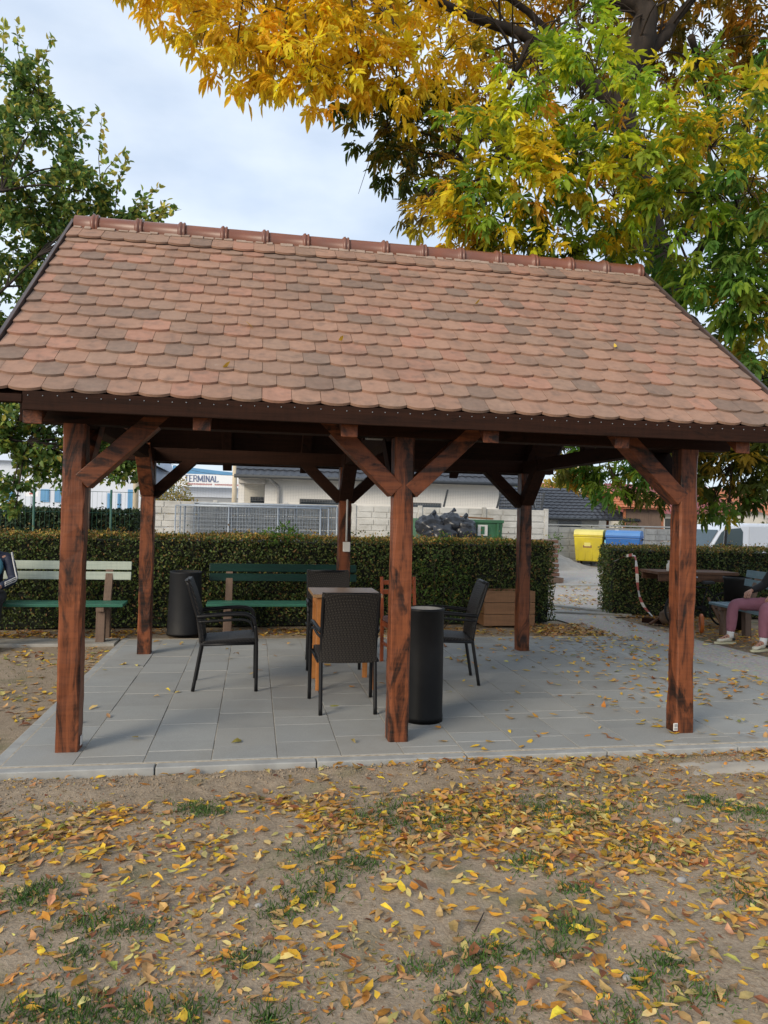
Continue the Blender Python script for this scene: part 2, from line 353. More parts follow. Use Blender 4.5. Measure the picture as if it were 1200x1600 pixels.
# ================================================================ THE SETTING
def gz(x, y):
    x = np.asarray(x, float); y = np.asarray(y, float)
    h = -.045 + .045*(fbm(x*1.1, y*1.1, 3, 3)-.45) + .022*(fbm(x*9, y*9, 9, 3)-.45)
    near = np.clip((-.42-y)/.05, 0, 1)*np.clip((y+.85)/.2, 0, 1)
    h = h + near*(.014*(vnoise(x*26, y*26, 21)-.35)+.022*np.clip((y+.75)/.35, 0, 1))
    inside = (x > -.40)*(x < 6.35)*(y > -.40)*(y < 4.6)
    h = np.where(inside, -.075, h)
    back = np.clip((y-3.6)/.8, 0, 1); h = np.where(inside, h, h*(1-back)+(-.03)*back)
    far = np.clip((np.hypot(x-1, y)-14)/6, 0, 1)
    return h*(1-far)+(-.03)*far
gx = np.concatenate([[-600, -200, -80, -30, -14, -8, -5, -4], np.arange(-3, 5.6, .024), [5.8, 6, 6.3, 6.6, 7, 8, 9, 11, 14, 20, 40, 100, 250, 600]])
gy = np.concatenate([[-300, -100, -40, -15, -8, -5], np.arange(-3.9, -.36, .024), np.arange(-.3, 4.7, .12), [5, 6, 7, 9, 12, 16, 25, 45, 100, 300, 900]])
GX, GY = np.meshgrid(gx, gy); GZ = gz(GX, GY)
V = np.stack([GX, GY, GZ], -1).reshape(-1, 3); nx, ny = len(gx), len(gy)
ii, jj = np.meshgrid(np.arange(nx-1), np.arange(ny-1)); a = (jj*nx+ii).ravel()
ground = link('ground', mesh_np('ground', V, np.stack([a, a+1, a+nx+1, a+nx], 1), smooth=True), M['soil']); tag(ground, kind='structure')
yard = MB().add([(-60, 5.9, -.012), (5.9, 5.9, -.012), (6.0, 4.3, -.012), (6.3, 4.25, -.012), (6.3, -.2, -.012), (7.6, .4, -.012), (7.2, 2.5, -.012), (7.0, 4.6, -.012), (7.0, 6.2, -.012), (90, 6.6, -.012), (90, 90, -.012), (-60, 90, -.012)], [tuple(range(12))]).build('gravel_yard', M['gravel']); tag(yard, kind='structure')
MB().b2(5.4, 10.6, 11.45, 11.62, -.05, .03).build('yard_kerb', M['concrete_kerb'], yard, .01)
MB().bar((6.2, 6.75, -.005), (7.4, 6.35, -.005), .22, .05).build('threshold_stone', M['path_slab'], yard, .01)
MB().bar((6.55, 7.6, .0), (7.3, 6.55, .0), .14, .05).build('threshold_stone', M['path_slab'], yard, .01)
for k in range(3):
    MB().b2(-5.6+k*1.75, -3.9+k*1.75 if k < 2 else -.43, 3.95, 4.34, -.07, -.004).build('path_slab', M['path_slab'], ground, .008)
# sand spill next to the patio, front right
sp = MB(); ring = []
for k in range(26):
    a = 2*math.pi*k/26; ring.append((4.45+.75*math.cos(a)*(1+.25*math.sin(3*a+1)), -.66+.17*math.sin(a)*(1+.3*math.cos(2*a))))
vs = [(4.45, -.66, -.025)] + [(x*.6+4.45*.4, y*.6-.66*.4, -.03) for x, y in ring] + [(x, y, -.06) for x, y in ring]
sp.add(vs, [(0, 1+k, 1+(k+1) % 26) for k in range(26)] + [(1+k, 27+k, 27+(k+1) % 26, 1+(k+1) % 26) for k in range(26)], True)
sp.build('sand_spill', M['sand'], ground)

# patio of concrete pavers
patio = MB().b2(-.33, 6.28, -.315, 4.28, -.07, -.0045).build('patio', M['joint_sand']); tag(patio, kind='structure')
pms = {}
for i in range(16):
    y = -.302; y_end = 4.205; first = True; st_ = (0, .21, .10, .28, .15)[i*3 % 5]
    while y < y_end-.02:
        ln = .4105-st_ if first else (.4105 if rnd.random() < .8 else .2053); first = False
        ln = round(min(ln, y_end-y), 4)
        if y_end-(y+ln) < .08: ln = round(y_end-y, 4)
        if ln not in pms:
            pms[ln] = MB().b2(0, .4050, 0, ln-.0055, -.05, 0).mesh('paver'); pms[ln].materials.append(M['paver'])
        o = link('paver', pms[ln], None, patio, (-.312+.4105*i, y, rnd.uniform(-.002, .002)), (rnd.uniform(-.003, .003), rnd.uniform(-.003, .003), 0))
        b = o.modifiers.new('bevel', 'BEVEL'); b.width = .002; b.segments = 1
        k = rnd.uniform(.74, 1.14); w_ = rnd.uniform(-.012, .012); o.color = ((.318+w_)*k, .318*k, (.300-w_)*k, 1)
        y += ln
for k in range(7):
    MB().b2(-.395+.985*k, -.395+.985*k+.977, -.395, -.312, -.12, -.006).build('kerb_stone', M['concrete_kerb'], patio, .006)
for k in range(5):
    MB().b2(-.395, -.318, -.31+.93*k, -.31+.93*k+.922, -.12, -.004).build('kerb_stone', M['concrete_kerb'], patio, .006)

# ================================================================ PAVILION
PL, PD = 4.319, 3.297
pav = empty('pavilion', (PL/2, PD/2, 0), 0, 'open timber pavilion with reddish-brown posts and a clay-tiled gable roof', 'pavilion')
PO = Vector((PL/2, PD/2, 0))
def pb(mb, name, mat, bevel=.006, parent=None):
    o = mb.build(name, M[mat], None, bevel); 
    o.data.transform(Matrix.Translation(-PO)); o.parent = parent or pav; return o
def post(x, y, name='post', mat='wood_z', w=.139, z1=2.10):
    ns = 26; vs = []; r = random.Random(int(x*100+y*7))
    prev = [0]*8; ph = [r.uniform(0, 6.28) for _ in range(8)]
    cut = [r.uniform(.004, .013) for _ in range(4)]
    for k in range(ns+1):
        z = z1*k/ns; h = w/2
        for c, (sx, sy) in enumerate(((-1, -1), (1, -1), (1, 1), (-1, 1))):
            cc = max(.004, cut[c]*(1+.9*math.sin(z*5+ph[c])+.5*math.sin(z*13+ph[c+4])) + r.uniform(-.003, .003))
            j = r.uniform(-.0025, .0025)
            p1 = (sx*h+j, sy*(h-cc)); p2 = (sx*(h-cc), sy*h+j)
            for q in ((p1, p2) if sx*sy > 0 else (p2, p1))[::1]:
                vs.append((x+q[0], y+q[1], z))
    n = 8; fs = [(i*n+k, i*n+(k+1) % n, (i+1)*n+(k+1) % n, (i+1)*n+k) for i in range(ns) for k in range(n)]
    fs += [tuple(range(n))[::-1], tuple(ns*n+k for k in range(n))]
    return pb(MB().add(vs, fs), name, mat, 0)
# corner order fix: vertices run counter-clockwise round the section
posts = {}
for x in (0, PL/2, PL):
    for y in (0, PD): posts[(x, y)] = post(x, y)
def brace(p, q, w=.115, h=.145, mat='wood_z'):
    pb(MB().bar(p, q, w, h, up=(0, 1, 0) if abs(p[1]-q[1]) < .01 else (1, 0, 0)), 'brace', mat, .005)
bz0, bz1, bl = 1.70, 2.14, .50
for y in (0, PD):
    for x, s in ((0, 1), (PL/2, -1), (PL/2, 1), (PL, -1)):
        brace((x+s*.05, y, bz0+.03), (x+s*.56, y, 2.22), mat='wood_x' if y == 0 else 'darkwood_x')  # rear braces take the copy with roof shade in its colour
for x in (0, PL/2, PL):
    for y, s in ((0, 1), (PD, -1)):
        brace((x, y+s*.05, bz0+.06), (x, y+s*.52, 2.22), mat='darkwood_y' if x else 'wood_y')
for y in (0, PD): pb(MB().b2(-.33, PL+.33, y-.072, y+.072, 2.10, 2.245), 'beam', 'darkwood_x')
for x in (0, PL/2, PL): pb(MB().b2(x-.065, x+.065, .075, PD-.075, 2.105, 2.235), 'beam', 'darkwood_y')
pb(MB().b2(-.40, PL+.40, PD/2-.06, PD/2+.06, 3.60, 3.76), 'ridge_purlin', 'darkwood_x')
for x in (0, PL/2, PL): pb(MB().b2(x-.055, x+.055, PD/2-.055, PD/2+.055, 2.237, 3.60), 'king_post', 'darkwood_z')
ANG = math.atan(.809); ES = Vector((0, math.cos(ANG), math.sin(ANG))); EN = Vector((0, -math.sin(ANG), math.cos(ANG)))
BASE = Vector((0, -.6, 2.21)) - EN*.046
RX = [-.14, .82, 1.72, 2.645, 3.56, 4.46]
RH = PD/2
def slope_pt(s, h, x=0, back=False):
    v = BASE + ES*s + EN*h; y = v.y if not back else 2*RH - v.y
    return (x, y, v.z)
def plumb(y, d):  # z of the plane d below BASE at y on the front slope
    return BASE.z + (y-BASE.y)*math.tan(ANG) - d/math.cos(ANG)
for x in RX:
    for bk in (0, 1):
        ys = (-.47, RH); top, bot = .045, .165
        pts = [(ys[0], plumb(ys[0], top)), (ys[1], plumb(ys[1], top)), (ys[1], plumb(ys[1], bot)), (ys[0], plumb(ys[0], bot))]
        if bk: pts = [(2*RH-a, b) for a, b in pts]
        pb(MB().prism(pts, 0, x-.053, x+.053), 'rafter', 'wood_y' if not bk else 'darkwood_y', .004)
# roof: boarded deck, tiles, ridge
RL, RR = -.4325, 4.833
SL = (RH+.6)/math.cos(ANG)
dk = MB()
for bk in (0, 1):
    vs = []
    for h in (-.045, -.004):
        for s, x in ((.02, RL+.01), (.02, RR-.01), (SL-.02, RR-.01), (SL-.02, RL+.01)): vs.append(slope_pt(s, h, x, bk))
    dk.add(vs, [(3, 2, 1, 0), (4, 5, 6, 7), (0, 1, 5, 4), (1, 2, 6, 5), (2, 3, 7, 6), (3, 0, 4, 7)])
roof = pb(dk, 'roof', 'darkwood_x', 0)
TW, TL, TT, EX = .1785, .37, .0165, .1705
def tile_outline(w, half=0):
    n = 8; sag = .029; full = TW-.0025; pts = []
    x0, x1 = (-full/2, full/2) if not half else ((-full/2, 0) if half < 0 else (0, full/2))
    for k in range(n+1):
        x = x0+(x1-x0)*k/n; u = x/(full/2); pts.append((x, sag*abs(u)**2.3))
    return pts + [(x1, TL), (x0, TL)]
def tile_mesh(half=0):
    me = MB().prism(tile_outline(TW, half), 2, 0, TT).mesh('tile'); me.materials.append(M['tile_obj']); return me
TM = {h: tile_mesh(h) for h in (0, -1, 1)}
tilt = math.asin(2*TT/TL)
def tile_col():
    k = rnd.random(); s = rnd.uniform(.85, 1.12)
    c = (.315, .188, .130) if k < .50 else ((.255, .172, .124) if k < .74 else ((.365, .188, .130) if k < .87 else (.160, .128, .102)))
    return tuple(v*s for v in c)
specs = []
for row in range(16):
    s = .03+row*EX if row < 15 else .03+14.55*EX
    odd = row % 2
    for k in range(30):
        if odd:
            half = 0 if k else 1; x = RL + TW*k
        else:
            half = 0 if k < 29 else -1; x = RL + TW*(k+.5)
        v = BASE + ES*(s+rnd.uniform(-.004, .004)) + EN*(2*TT+rnd.uniform(0, .002)+(.016 if row == 15 else 0))
        tl = .30 if row == 15 else 0
        specs.append((half, (x, v.y, v.z), ANG-tilt+rnd.uniform(-.006, .006), rnd.uniform(-.012, .012), tile_col(), row))
specs.sort(key=lambda q: (Vector(q[1])-Vector(CAMP)).length)
rest_V, rest_F, rest_C = [], [], []
def tile_into(half, loc, rx, rz, c, back=False):
    out = tile_outline(TW, half); n = len(out)
    R = Matrix.Rotation(rx, 3, 'X') @ Matrix.Rotation(rz, 3, 'Z'); b = sum(len(v) for v in rest_V)
    vs = [R @ Vector((a, bb, zz)) + Vector(loc) for zz in (0, TT) for a, bb in out]
    vs = [(v.x, 2*RH-v.y if back else v.y, v.z) for v in vs]
    rest_V.append(vs)
    for f in [tuple(range(n))[::-1], tuple(range(n, 2*n))] + [(i, (i+1) % n, n+(i+1) % n, n+i) for i in range(n)]: rest_F.append(tuple(q+b for q in f))
    rest_C.extend([c]*len(vs))
for i, (half, loc, rx, rz, c, row) in enumerate(specs):
    if i < 300:
        o = link('tile', TM[half], None, roof, Vector(loc)-PO, (rx, 0, rz)); o.color = (*c, 1)
    else: tile_into(half, loc, rx, rz, c)
for (half, loc, rx, rz, c, row) in specs: tile_into(half, loc, rx, rz, tile_col(), True)
me = bpy.data.meshes.new('tile_field'); me.from_pydata([tuple(Vector(v)-PO) for g in rest_V for v in g], [], rest_F)
a = me.color_attributes.new('Col', 'FLOAT_COLOR', 'POINT'); a.data.foreach_set('color', np.concatenate([np.array(rest_C), np.ones((len(rest_C), 1))], 1).astype(np.float32).ravel())
o = link('tile_field', me, M['tile_attr'], roof); tag(o, kind='stuff')
# ridge caps
rm = MB(); prof = [(.088, 0), (.090, .02), (.090, .295), (.096, .303), (.108, .312), (.111, .328), (.100, .336), (.100, .343), (.107, .347), (.106, .360), (.086, .366)]
nn = 10; vs = []
for r, x in prof:
    for k in range(nn+1):
        a = math.pi*(-.16+1.32*k/nn); vs.append((x, r*1.08*math.cos(a), r*math.sin(a)))
for r, x in prof[::-1]:
    for k in range(nn+1):
        a = math.pi*(-.16+1.32*k/nn); vs.append((x, (r-.014)*1.08*math.cos(a), (r-.014)*math.sin(a)))
np_ = len(prof)*2
rm.add(vs, [(i*(nn+1)+k, i*(nn+1)+k+1, ((i+1) % np_)*(nn+1)+k+1, ((i+1) % np_)*(nn+1)+k) for i in range(np_) for k in range(nn)], True)
rme = rm.mesh('ridge_tile'); rme.materials.append(M['ridge_clay'])
rm.v = [(max(x, .165), y, z) for x, y, z in rm.v]; rms = rm.mesh('ridge_tile'); rms.materials.append(M['ridge_clay'])
zr = plumb(RH, 0) + .008
for k in range(15):
    x = RL-.16+.361*k
    if x+.37 > RR+.06: continue
    link('ridge_tile', rms if k == 0 else rme, None, roof, Vector((x, RH, zr+.012))-PO, (rnd.uniform(-.02, .02), rnd.uniform(-.006, .006), rnd.uniform(-.008, .008)))
mo = MB()
for k in range(58):
    x = RL+.05+.09*k+rnd.uniform(-.02, .02); w = rnd.uniform(.05, .10)
    v = BASE+ES*(SL-.135+rnd.uniform(-.012, .012))+EN*(.05)
    mo.box((x, v.y, v.z), (w, rnd.uniform(.02, .07), .012), Matrix.Rotation(ANG, 3, 'X'))
tag(pb(mo, 'mortar_bed', 'mortar', .004, roof), kind='stuff')
for x in (RL-.022, RR+.022):
    for bk in (0, 1):
        vs = []
        for h in (-.05, .062):
            for s, xx in ((-.01, x-.012), (-.01, x+.012), (SL+.02, x+.012), (SL+.02, x-.012)): vs.append(slope_pt(s, h, xx, bk))
        pb(MB().add(vs, [(3, 2, 1, 0), (4, 5, 6, 7), (0, 1, 5, 4), (1, 2, 6, 5), (2, 3, 7, 6), (3, 0, 4, 7)]), 'verge_board', 'flashing', .003)
for bk in (0, 1):
    f = lambda y: (2*RH-y) if bk else y
    y0, y1 = sorted((f(-.565), f(-.535)))
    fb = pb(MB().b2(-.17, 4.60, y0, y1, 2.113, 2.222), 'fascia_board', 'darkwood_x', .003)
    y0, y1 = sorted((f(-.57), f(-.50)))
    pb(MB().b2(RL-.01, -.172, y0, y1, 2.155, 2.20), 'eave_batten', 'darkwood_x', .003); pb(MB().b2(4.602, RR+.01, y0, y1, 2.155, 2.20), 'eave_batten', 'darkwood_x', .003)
sw = MB()
for k in range(60): sw.sphere((-.14+.0795*k, -.567, 2.195+rnd.uniform(-.004, .004)), .0035, 6, 4)
tag(pb(sw, 'fascia_screws', 'galvanised', 0), kind='stuff')
# number plates on the post feet
pl = MB().b2(4.222, 4.256, -.080, -.074, .022, .078); pp = pb(pl, 'post_plate', 'white_plastic', .002, posts[(PL, 0)])
pd = MB().b2(4.228, 4.250, -.083, -.080, .052, .072); pd.b2(4.228, 4.250, -.083, -.080, .030, .044); pb(pd, 'plate_slots', 'lamp_grey', 0, posts[(PL, 0)])
pb(MB().b2(.074, .080, -.03, .02, .03, .09), 'post_plate', 'white_plastic', .002, posts[(0, 0)])

# cable pipe, box and floodlight
cd = empty('cable_conduit', (2.175, 3.2, 1.2), 0, 'pale grey vertical cable pipe with a small square switch box on the rear middle post', 'cable pipe')
MB().tube(curve([(0, 0, .06), (0, 0, .9), (0, -.005, 1.0), (-.03, -.25, 1.06), (-.12, -.9, 1.10)]), .011).build('pipe', M['conduit'], cd)
MB().b2(-.04, .04, -.045, .01, -.055, .055).build('switch_box', M['white_plastic'], cd, .006)
fl = empty('floodlight', (2.02, .42, 2.2), 0, 'small grey floodlight hanging under the roof beside the middle post', 'lamp')
MB().box((0, 0, -.03), (.14, .05, .085), Matrix.Rotation(-.5, 3, 'X')).build('housing', M['lamp_grey'], fl, .01)
MB().box((0, -.028, -.045), (.12, .008, .065), Matrix.Rotation(-.5, 3, 'X')).build('lens', M['white_plastic'], fl, .003)
MB().tube(curve([(-.05, 0, -.02), (-.06, .02, .04), (-.05, .03, .08)]), .006).tube(curve([(.05, 0, -.02), (.06, .02, .04), (.05, .03, .08)]), .006).build('bracket', M['black_metal'], fl)
# ================================================================ FURNITURE
def make_rattan(name='rattan_chair'):
    t = empty(name)
    for s in (-1, 1):
        MB().tube(curve([(s*.262, .255, 0), (s*.262, .25, .40), (s*.262, .235, .58)]), .0155).build('leg', M['black_metal'], t)
        MB().tube(curve([(s*.215, -.285, 0), (s*.215, -.235, .30), (s*.215, -.215, .42)]), .0155).build('leg', M['black_metal'], t)
        a = MB().tube(curve([(s*.262, .235, .575), (s*.262, .215, .635), (s*.258, .15, .668), (s*.250, .0, .668), (s*.236, -.17, .655), (s*.222, -.262, .645)], 5), .017)
        a.tube(curve([(s*.262, .225, .52), (s*.258, .19, .60), (s*.25, .10, .622), (s*.24, -.12, .61), (s*.222, -.25, .60)], 5), .011)
        a.build('armrest', M['black_metal'], t)
    f = MB()
    for s in (-1, 1): f.tube(curve([(s*.215, -.215, .41), (s*.215, -.245, .60), (s*.218, -.305, .80), (s*.216, -.345, .945)]), .014)
    f.tube([(-.216, -.345, .945), (.216, -.345, .945)], .013).tube([(-.215, -.215, .41), (.215, -.215, .41)], .012)
    f.build('back_frame', M['black_metal'], t)
    # woven back: wraps the frame, curved
    vs = []; nu, nv = 10, 10
    for d in (-1, 1):
        for j in range(nv+1):
            v = j/nv; z = .395+.565*v; yb = -.212-.03*v-.105*v*v
            for i in range(nu+1):
                u = i/nu*2-1; vs.append((u*.226, yb-.022*(1-u*u)+d*.017, z-(.006*(1-u*u)*0 if v < 1 else .012*(1-u*u))))
    n1 = (nu+1)*(nv+1); fs = []
    for j in range(nv):
        for i in range(nu):
            a = j*(nu+1)+i; fs.append((a, a+1, a+nu+2, a+nu+1)); fs.append((n1+a+nu+1, n1+a+nu+2, n1+a+1, n1+a))
    edge = [i for i in range(nu+1)] + [j*(nu+1)+nu for j in range(1, nv+1)] + [nv*(nu+1)+i for i in range(nu-1, -1, -1)] + [j*(nu+1) for j in range(nv-1, 0, -1)]
    for k in range(len(edge)): a, b = edge[k], edge[(k+1) % len(edge)]; fs.append((a, b, n1+b, n1+a))
    MB().add(vs, fs, False).build('backrest', M['rattan'], t, .004)
    MB().prism([(-.235, .40), (-.20, .435), (.20, .462), (.262, .455), (.268, .44), (.262, .405)], 0, -.238, .238).build('seat', M['rattan'], t, .012)
    st = MB()
    for s in (-1, 1): st.tube([(s*.238, -.21, .405), (s*.25, .25, .415)], .012)
    st.tube([(-.25, .25, .41), (.25, .25, .41)], .012).build('seat_frame', M['black_metal'], t)
    return t
rc = make_rattan()
chairs = [((1.90, .93, 0), 0.0, 'black woven armchair with its back to the camera, in front of the table'),
          ((.935, 1.73, 0), -math.pi/2+.02, 'black woven armchair standing apart, seen from the side, left of the table'),
          ((2.98, 1.78, 0), math.pi/2-.12, 'black woven armchair right of the tall black bin, facing left'),
          ((1.955, 2.56, 0), math.pi+.03, 'black woven armchair behind the table, its back top showing over it')]
for i, (l, r, lab) in enumerate(chairs):
    o = rc if i == 0 else copy_tree(rc)
    o.location = l; o.rotation_euler = (0, 0, r); tag(o, lab, 'armchair', 'black woven armchairs round the table')
for (x, y) in ((.70, 1.50), (2.11, .68), (3.24, 1.58)): pass
# square table
tb = empty('square_table', (1.98, 1.71, 0), 0, 'small square table of orange-brown wood between the black armchairs', 'table')
MB().b2(-.31, .31, -.31, .31, .825, .855).build('tabletop', M['table_top'], tb, .004)
for sx in (-1, 1):
    for sy in (-1, 1): MB().box((sx*.245, sy*.245, .4125), (.045, .045, .825), None).build('leg', M['table_wood'], tb, .003)
for s in (-1, 1):
    MB().b2(-.222, .222, s*.25-.012, s*.25+.012, .735, .824).build('apron', M['table_wood'], tb, .002)
    MB().b2(s*.25-.012, s*.25+.012, -.222, .222, .735, .824).build('apron', M['table_wood'], tb, .002)
MB().b2(-.262, -.245, -.26, -.05, .30, .73).build('side_panel', M['table_wood'], tb, .002)
MB().b2(-.02, .02, -.02, .02, .30, .34).build('block', M['table_wood'], tb, .002)
# red wooden chair
wc = empty('wooden_chair', (2.73, 2.55, 0), .12, 'orange-red wooden chair with ladder back and padded seat behind the middle post', 'chair')
for s in (-1, 1):
    MB().bar((s*.185, .19, 0), (s*.185, .20, .45), .034, .036).bar((s*.185, .20, .449), (s*.185, .255, .90), .03, .034).build('leg', M['red_chair_wood'], wc, .004)
    MB().bar((s*.185, -.19, 0), (s*.185, -.19, .44), .036, .036).build('leg', M['red_chair_wood'], wc, .004)
    MB().b2(s*.185-.012, s*.185+.012, -.172, .172, .19, .22).b2(s*.185-.011, s*.185+.011, -.172, .18, .385, .437).build('side_rail', M['red_chair_wood'], wc, .003)
MB().b2(-.167, .167, -.20, -.178, .385, .437).b2(-.167, .167, .18, .20, .385, .437).build('seat_rail', M['red_chair_wood'], wc, .003)
for z in (.74, .84): MB().box((0, .236+(z-.74)*.12, z), (.345, .018, .05)).build('back_slat', M['red_chair_wood'], wc, .003)
MB().prism([(-.21, -.20), (.21, -.20), (.195, .17), (-.195, .17)], 2, .44, .495).build('cushion', M['seat_cushion'], wc, .02)
# bins
b1 = empty('tall_bin', (2.455, .47, 0), 0, 'tall glossy black cylindrical litter bin beside the middle front post', 'bin')
MB().lathe([(0, .02), (.150, .02), (.153, .0), (.153, .04), (.150, .06), (.148, .5), (.145, .835), (.151, .84), (.151, .858), (.139, .860), (.138, .835), (.140, .06), (0, .06)], n=44).build('body', M['bin_black'], b1)
MB().lathe([(.1375, .60), (.1365, .852), (.133, .853), (.134, .60), (0, .59)], n=44).build('liner', M['bin_inside'], b1)
b2_ = empty('tapered_bin', (.305, 4.58, 0), 0, 'grey-black litter bin, wider at the foot, left of the dark green bench', 'bin')
MB().lathe([(0, .01), (.22, .01), (.222, 0), (.222, .03), (.216, .06), (.195, .775), (.199, .785), (.193, .80), (.184, .79), (.186, .7), (.19, .3), (0, .3)], n=40).build('body', M['bin_grey'], b2_)
MB().lathe([(.184, .62), (.181, .792), (.178, .792), (.18, .62)], n=40).build('liner', M['rubber'], b2_)
b3 = empty('round_bin', (8.28, 4.85, 0), 0, 'dark green-grey round litter bin behind the bench with the seated person in pink', 'bin')
MB().lathe([(0, .01), (.17, .01), (.172, 0), (.185, .72), (.195, .73), (.193, .76), (.18, .755), (.176, .5), (0, .5)], n=36).build('body', M['bin_grey'], b3)
MB().lathe([(.196, .735), (.200, .74), (.198, .77), (.185, .772)], n=36).build('rim', M['rubber'], b3)
# benches
def bench(name, loc, rz, label, w, m_back, m_seat, m_leg, seat_z=.41):
    t = empty(name, loc, rz, label, 'bench', 'park benches along the hedges')
    for z, h in ((seat_z+.305, .10), (seat_z+.43, .105)):
        MB().box((0, .06+(z-.41)*.22, z), (w, .03, h), Matrix.Rotation(-.16, 3, 'X')).build('back_slat', M[m_back], t, .005)
    for k, y in enumerate((-.36, -.235, -.11)): MB().box((0, y, seat_z+.002*k), (w, .108, .035)).build('seat_slat', M[m_seat], t, .006)
    for s in (-1, 1):
        x = s*(w/2-.26)
        lg = MB().bar((x, .01, -.04), (x, .0, seat_z-.05), .10, .09, (0, 1, 0)); lg.bar((x, -.33, -.04), (x, -.31, seat_z-.075), .10, .08, (0, 1, 0)); lg.b2(x-.045, x+.045, -.40, .05, seat_z-.075, seat_z-.02)
        lg.bar((x, .03, seat_z-.05), (x, .195, seat_z+.47), .09, .06, (0, 1, 0)); lg.build('leg', M[m_leg], t, .005)
    return t
bench('park_bench', (-1.33, 4.42, 0), 0, 'bench with two pale green back slats and green seat, far left by the hedge', 1.95, 'bench_pale', 'bench_green', 'grey_wood', .43)
bench('park_bench', (1.555, 4.72, 0), 0, 'dark green slatted bench in front of the hedge, behind the table', 1.95, 'bench_dark', 'bench_green', 'grey_wood', .40)
bench('park_bench', (7.92, 3.55, 0), -math.pi/2-.10, 'blue-grey slatted bench at the right edge with a person in pink trousers', 1.9, 'bench_blue', 'bench_blue', 'grey_wood', .42)
# planter
pt = empty('planter_box', (4.83, 5.35, 0), .02, 'low brown wooden planter box against the hedge, right of the armchairs', 'planter')
for k in range(3):
    MB().b2(-.39, .39, -.20, -.17, .005+.17*k, .005+.17*k+.163).build('plank', M['planter_wood'], pt, .004); MB().b2(-.39, .39, .17, .20, .005+.17*k, .168+.17*k).build('plank', M['planter_wood'], pt, .004)
    for s in (-1, 1): MB().b2(s*.378-.012, s*.378+.012, -.168, .168, .006+.17*k, .167+.17*k).build('plank', M['planter_wood'], pt, .004)
MB().b2(-.36, .36, -.165, .165, .02, .44).build('soil_fill', M['soil'], pt)
# rough work table with things below
wt = empty('work_table', (7.90, 5.5, 0), -.06, 'rough dark wooden work table in front of the right hedge', 'table')
for k in range(3): MB().b2(-.66, .66, -.30+.205*k, -.30+.205*k+.198, .765, .81).build('plank', M['rough_table'], wt, .006)
MB().b2(-.64, .64, -.29, -.25, .66, .763).b2(-.64, .64, .25, .29, .66, .763).build('apron', M['rough_table'], wt, .004)
for sx in (-1, 1):
    for sy in (-1, 1): MB().bar((sx*.55, sy*.22, -.02), (sx*.55, sy*.22, .76), .085, .085).build('leg', M['rough_table'], wt, .006)
MB().bar((-.55, -.22, .12), (-.75, -.24, .0), .05, .03).build('foot_prop', M['rough_table'], wt, .003)
bo = empty('white_bottle', (7.47, 5.36, .812), 0, 'white plastic bottle standing on the rough work table', 'bottle')
MB().lathe([(0, 0), (.032, 0), (.034, .01), (.034, .10), (.015, .125), (.015, .14)], n=20).build('body', M['white_plastic'], bo); MB().lathe([(.017, .138), (.017, .16), (0, .161)], n=16).build('cap', M['white_plastic'], bo)
# bicycle leaning under the table
bk = empty('bicycle', (7.86, 5.12, 0), .08, 'dark bicycle leaning in front of the rough work table, behind the right post', 'bicycle')
def wheel(x, r, nm='wheel'):
    w = MB().tube([(x+r*math.cos(a), 0, r+r*math.sin(a)) for a in np.linspace(0, 2*math.pi, 33)], .017, 6).build(nm, M['rubber'], bk)
    h = MB()
    for k in range(10):
        a = k*math.pi/5+.2; h.tube([(x, 0, r), (x+r*.95*math.cos(a), 0, r+r*.95*math.sin(a))], .002, 4)
    h.build('spokes', M['galvanised'], w); return w
wheel(-.36, .25); wheel(.42, .25)
MB().tube([(-.36, 0, .25), (-.22, 0, .62), (-.25, 0, .72)], .012).tube([(-.22, 0, .60), (.12, 0, .58)], .014).tube([(-.22, 0, .55), (.02, 0, .27)], .014).tube([(.12, 0, .60), (.02, 0, .27), (.42, 0, .25), (.13, 0, .55)], .012).build('frame', M['black_metal'], bk)
MB().tube(curve([(-.25, -.24, .76), (-.22, -.15, .75), (-.25, 0, .72), (-.22, .15, .75), (-.25, .24, .76)]), .011).build('handlebar', M['galvanised'], bk)
MB().box((.13, 0, .66), (.22, .10, .05), None, (.8, .6)).build('saddle', M['rubber'], bk, .015)
MB().tube([(.02, -.06, .27), (.02, .06, .27)], .05).build('crank', M['black_metal'], bk)
rl = empty('barrow_wheel', (7.42, 4.42, .14), 1.1, 'orange-rimmed wheel lying upright in the leaves behind the right post', 'wheel')
MB().tube([(.115*math.cos(a), 0, .115*math.sin(a)) for a in np.linspace(0, 2*math.pi, 29)], .026, 8).build('tyre', M['orange_plastic'], rl)
MB().lathe([(0, -.02), (.09, -.012), (.092, .012), (0, .02)], n=22).build('hub', M['rubber'], rl, rot=(math.pi/2, 0, 0))
sk = empty('brown_sack', (7.40, 5.25, 0), .2, 'crumpled brown sack on the ground left of the right post', 'sack')
s_ = MB().sphere((0, 0, .11), (.13, .11, .14), 18, 12); s_.v = [(x*(1+.15*math.sin(9*z*7+x*30)), y*(1+.12*math.sin(x*40+z*31)), max(0, z)) for x, y, z in s_.v]; s_.build('body', M['sack_brown'], sk)
MB().tube([(0, 0, .22), (.02, -.01, .28), (.05, .0, .31)], [.05, .02, .035]).build('neck', M['sack_brown'], sk)
tag(MB().bar((7.16, 5.55, .03), (7.62, 5.02, .03), .09, .07).bar((7.2, 5.5, .067), (7.3, 5.39, .067), .07, .006).build('dark_plank', M['darkwood_y'], None, .006), 'short dark plank lying on the ground below the barrier tape', 'plank')
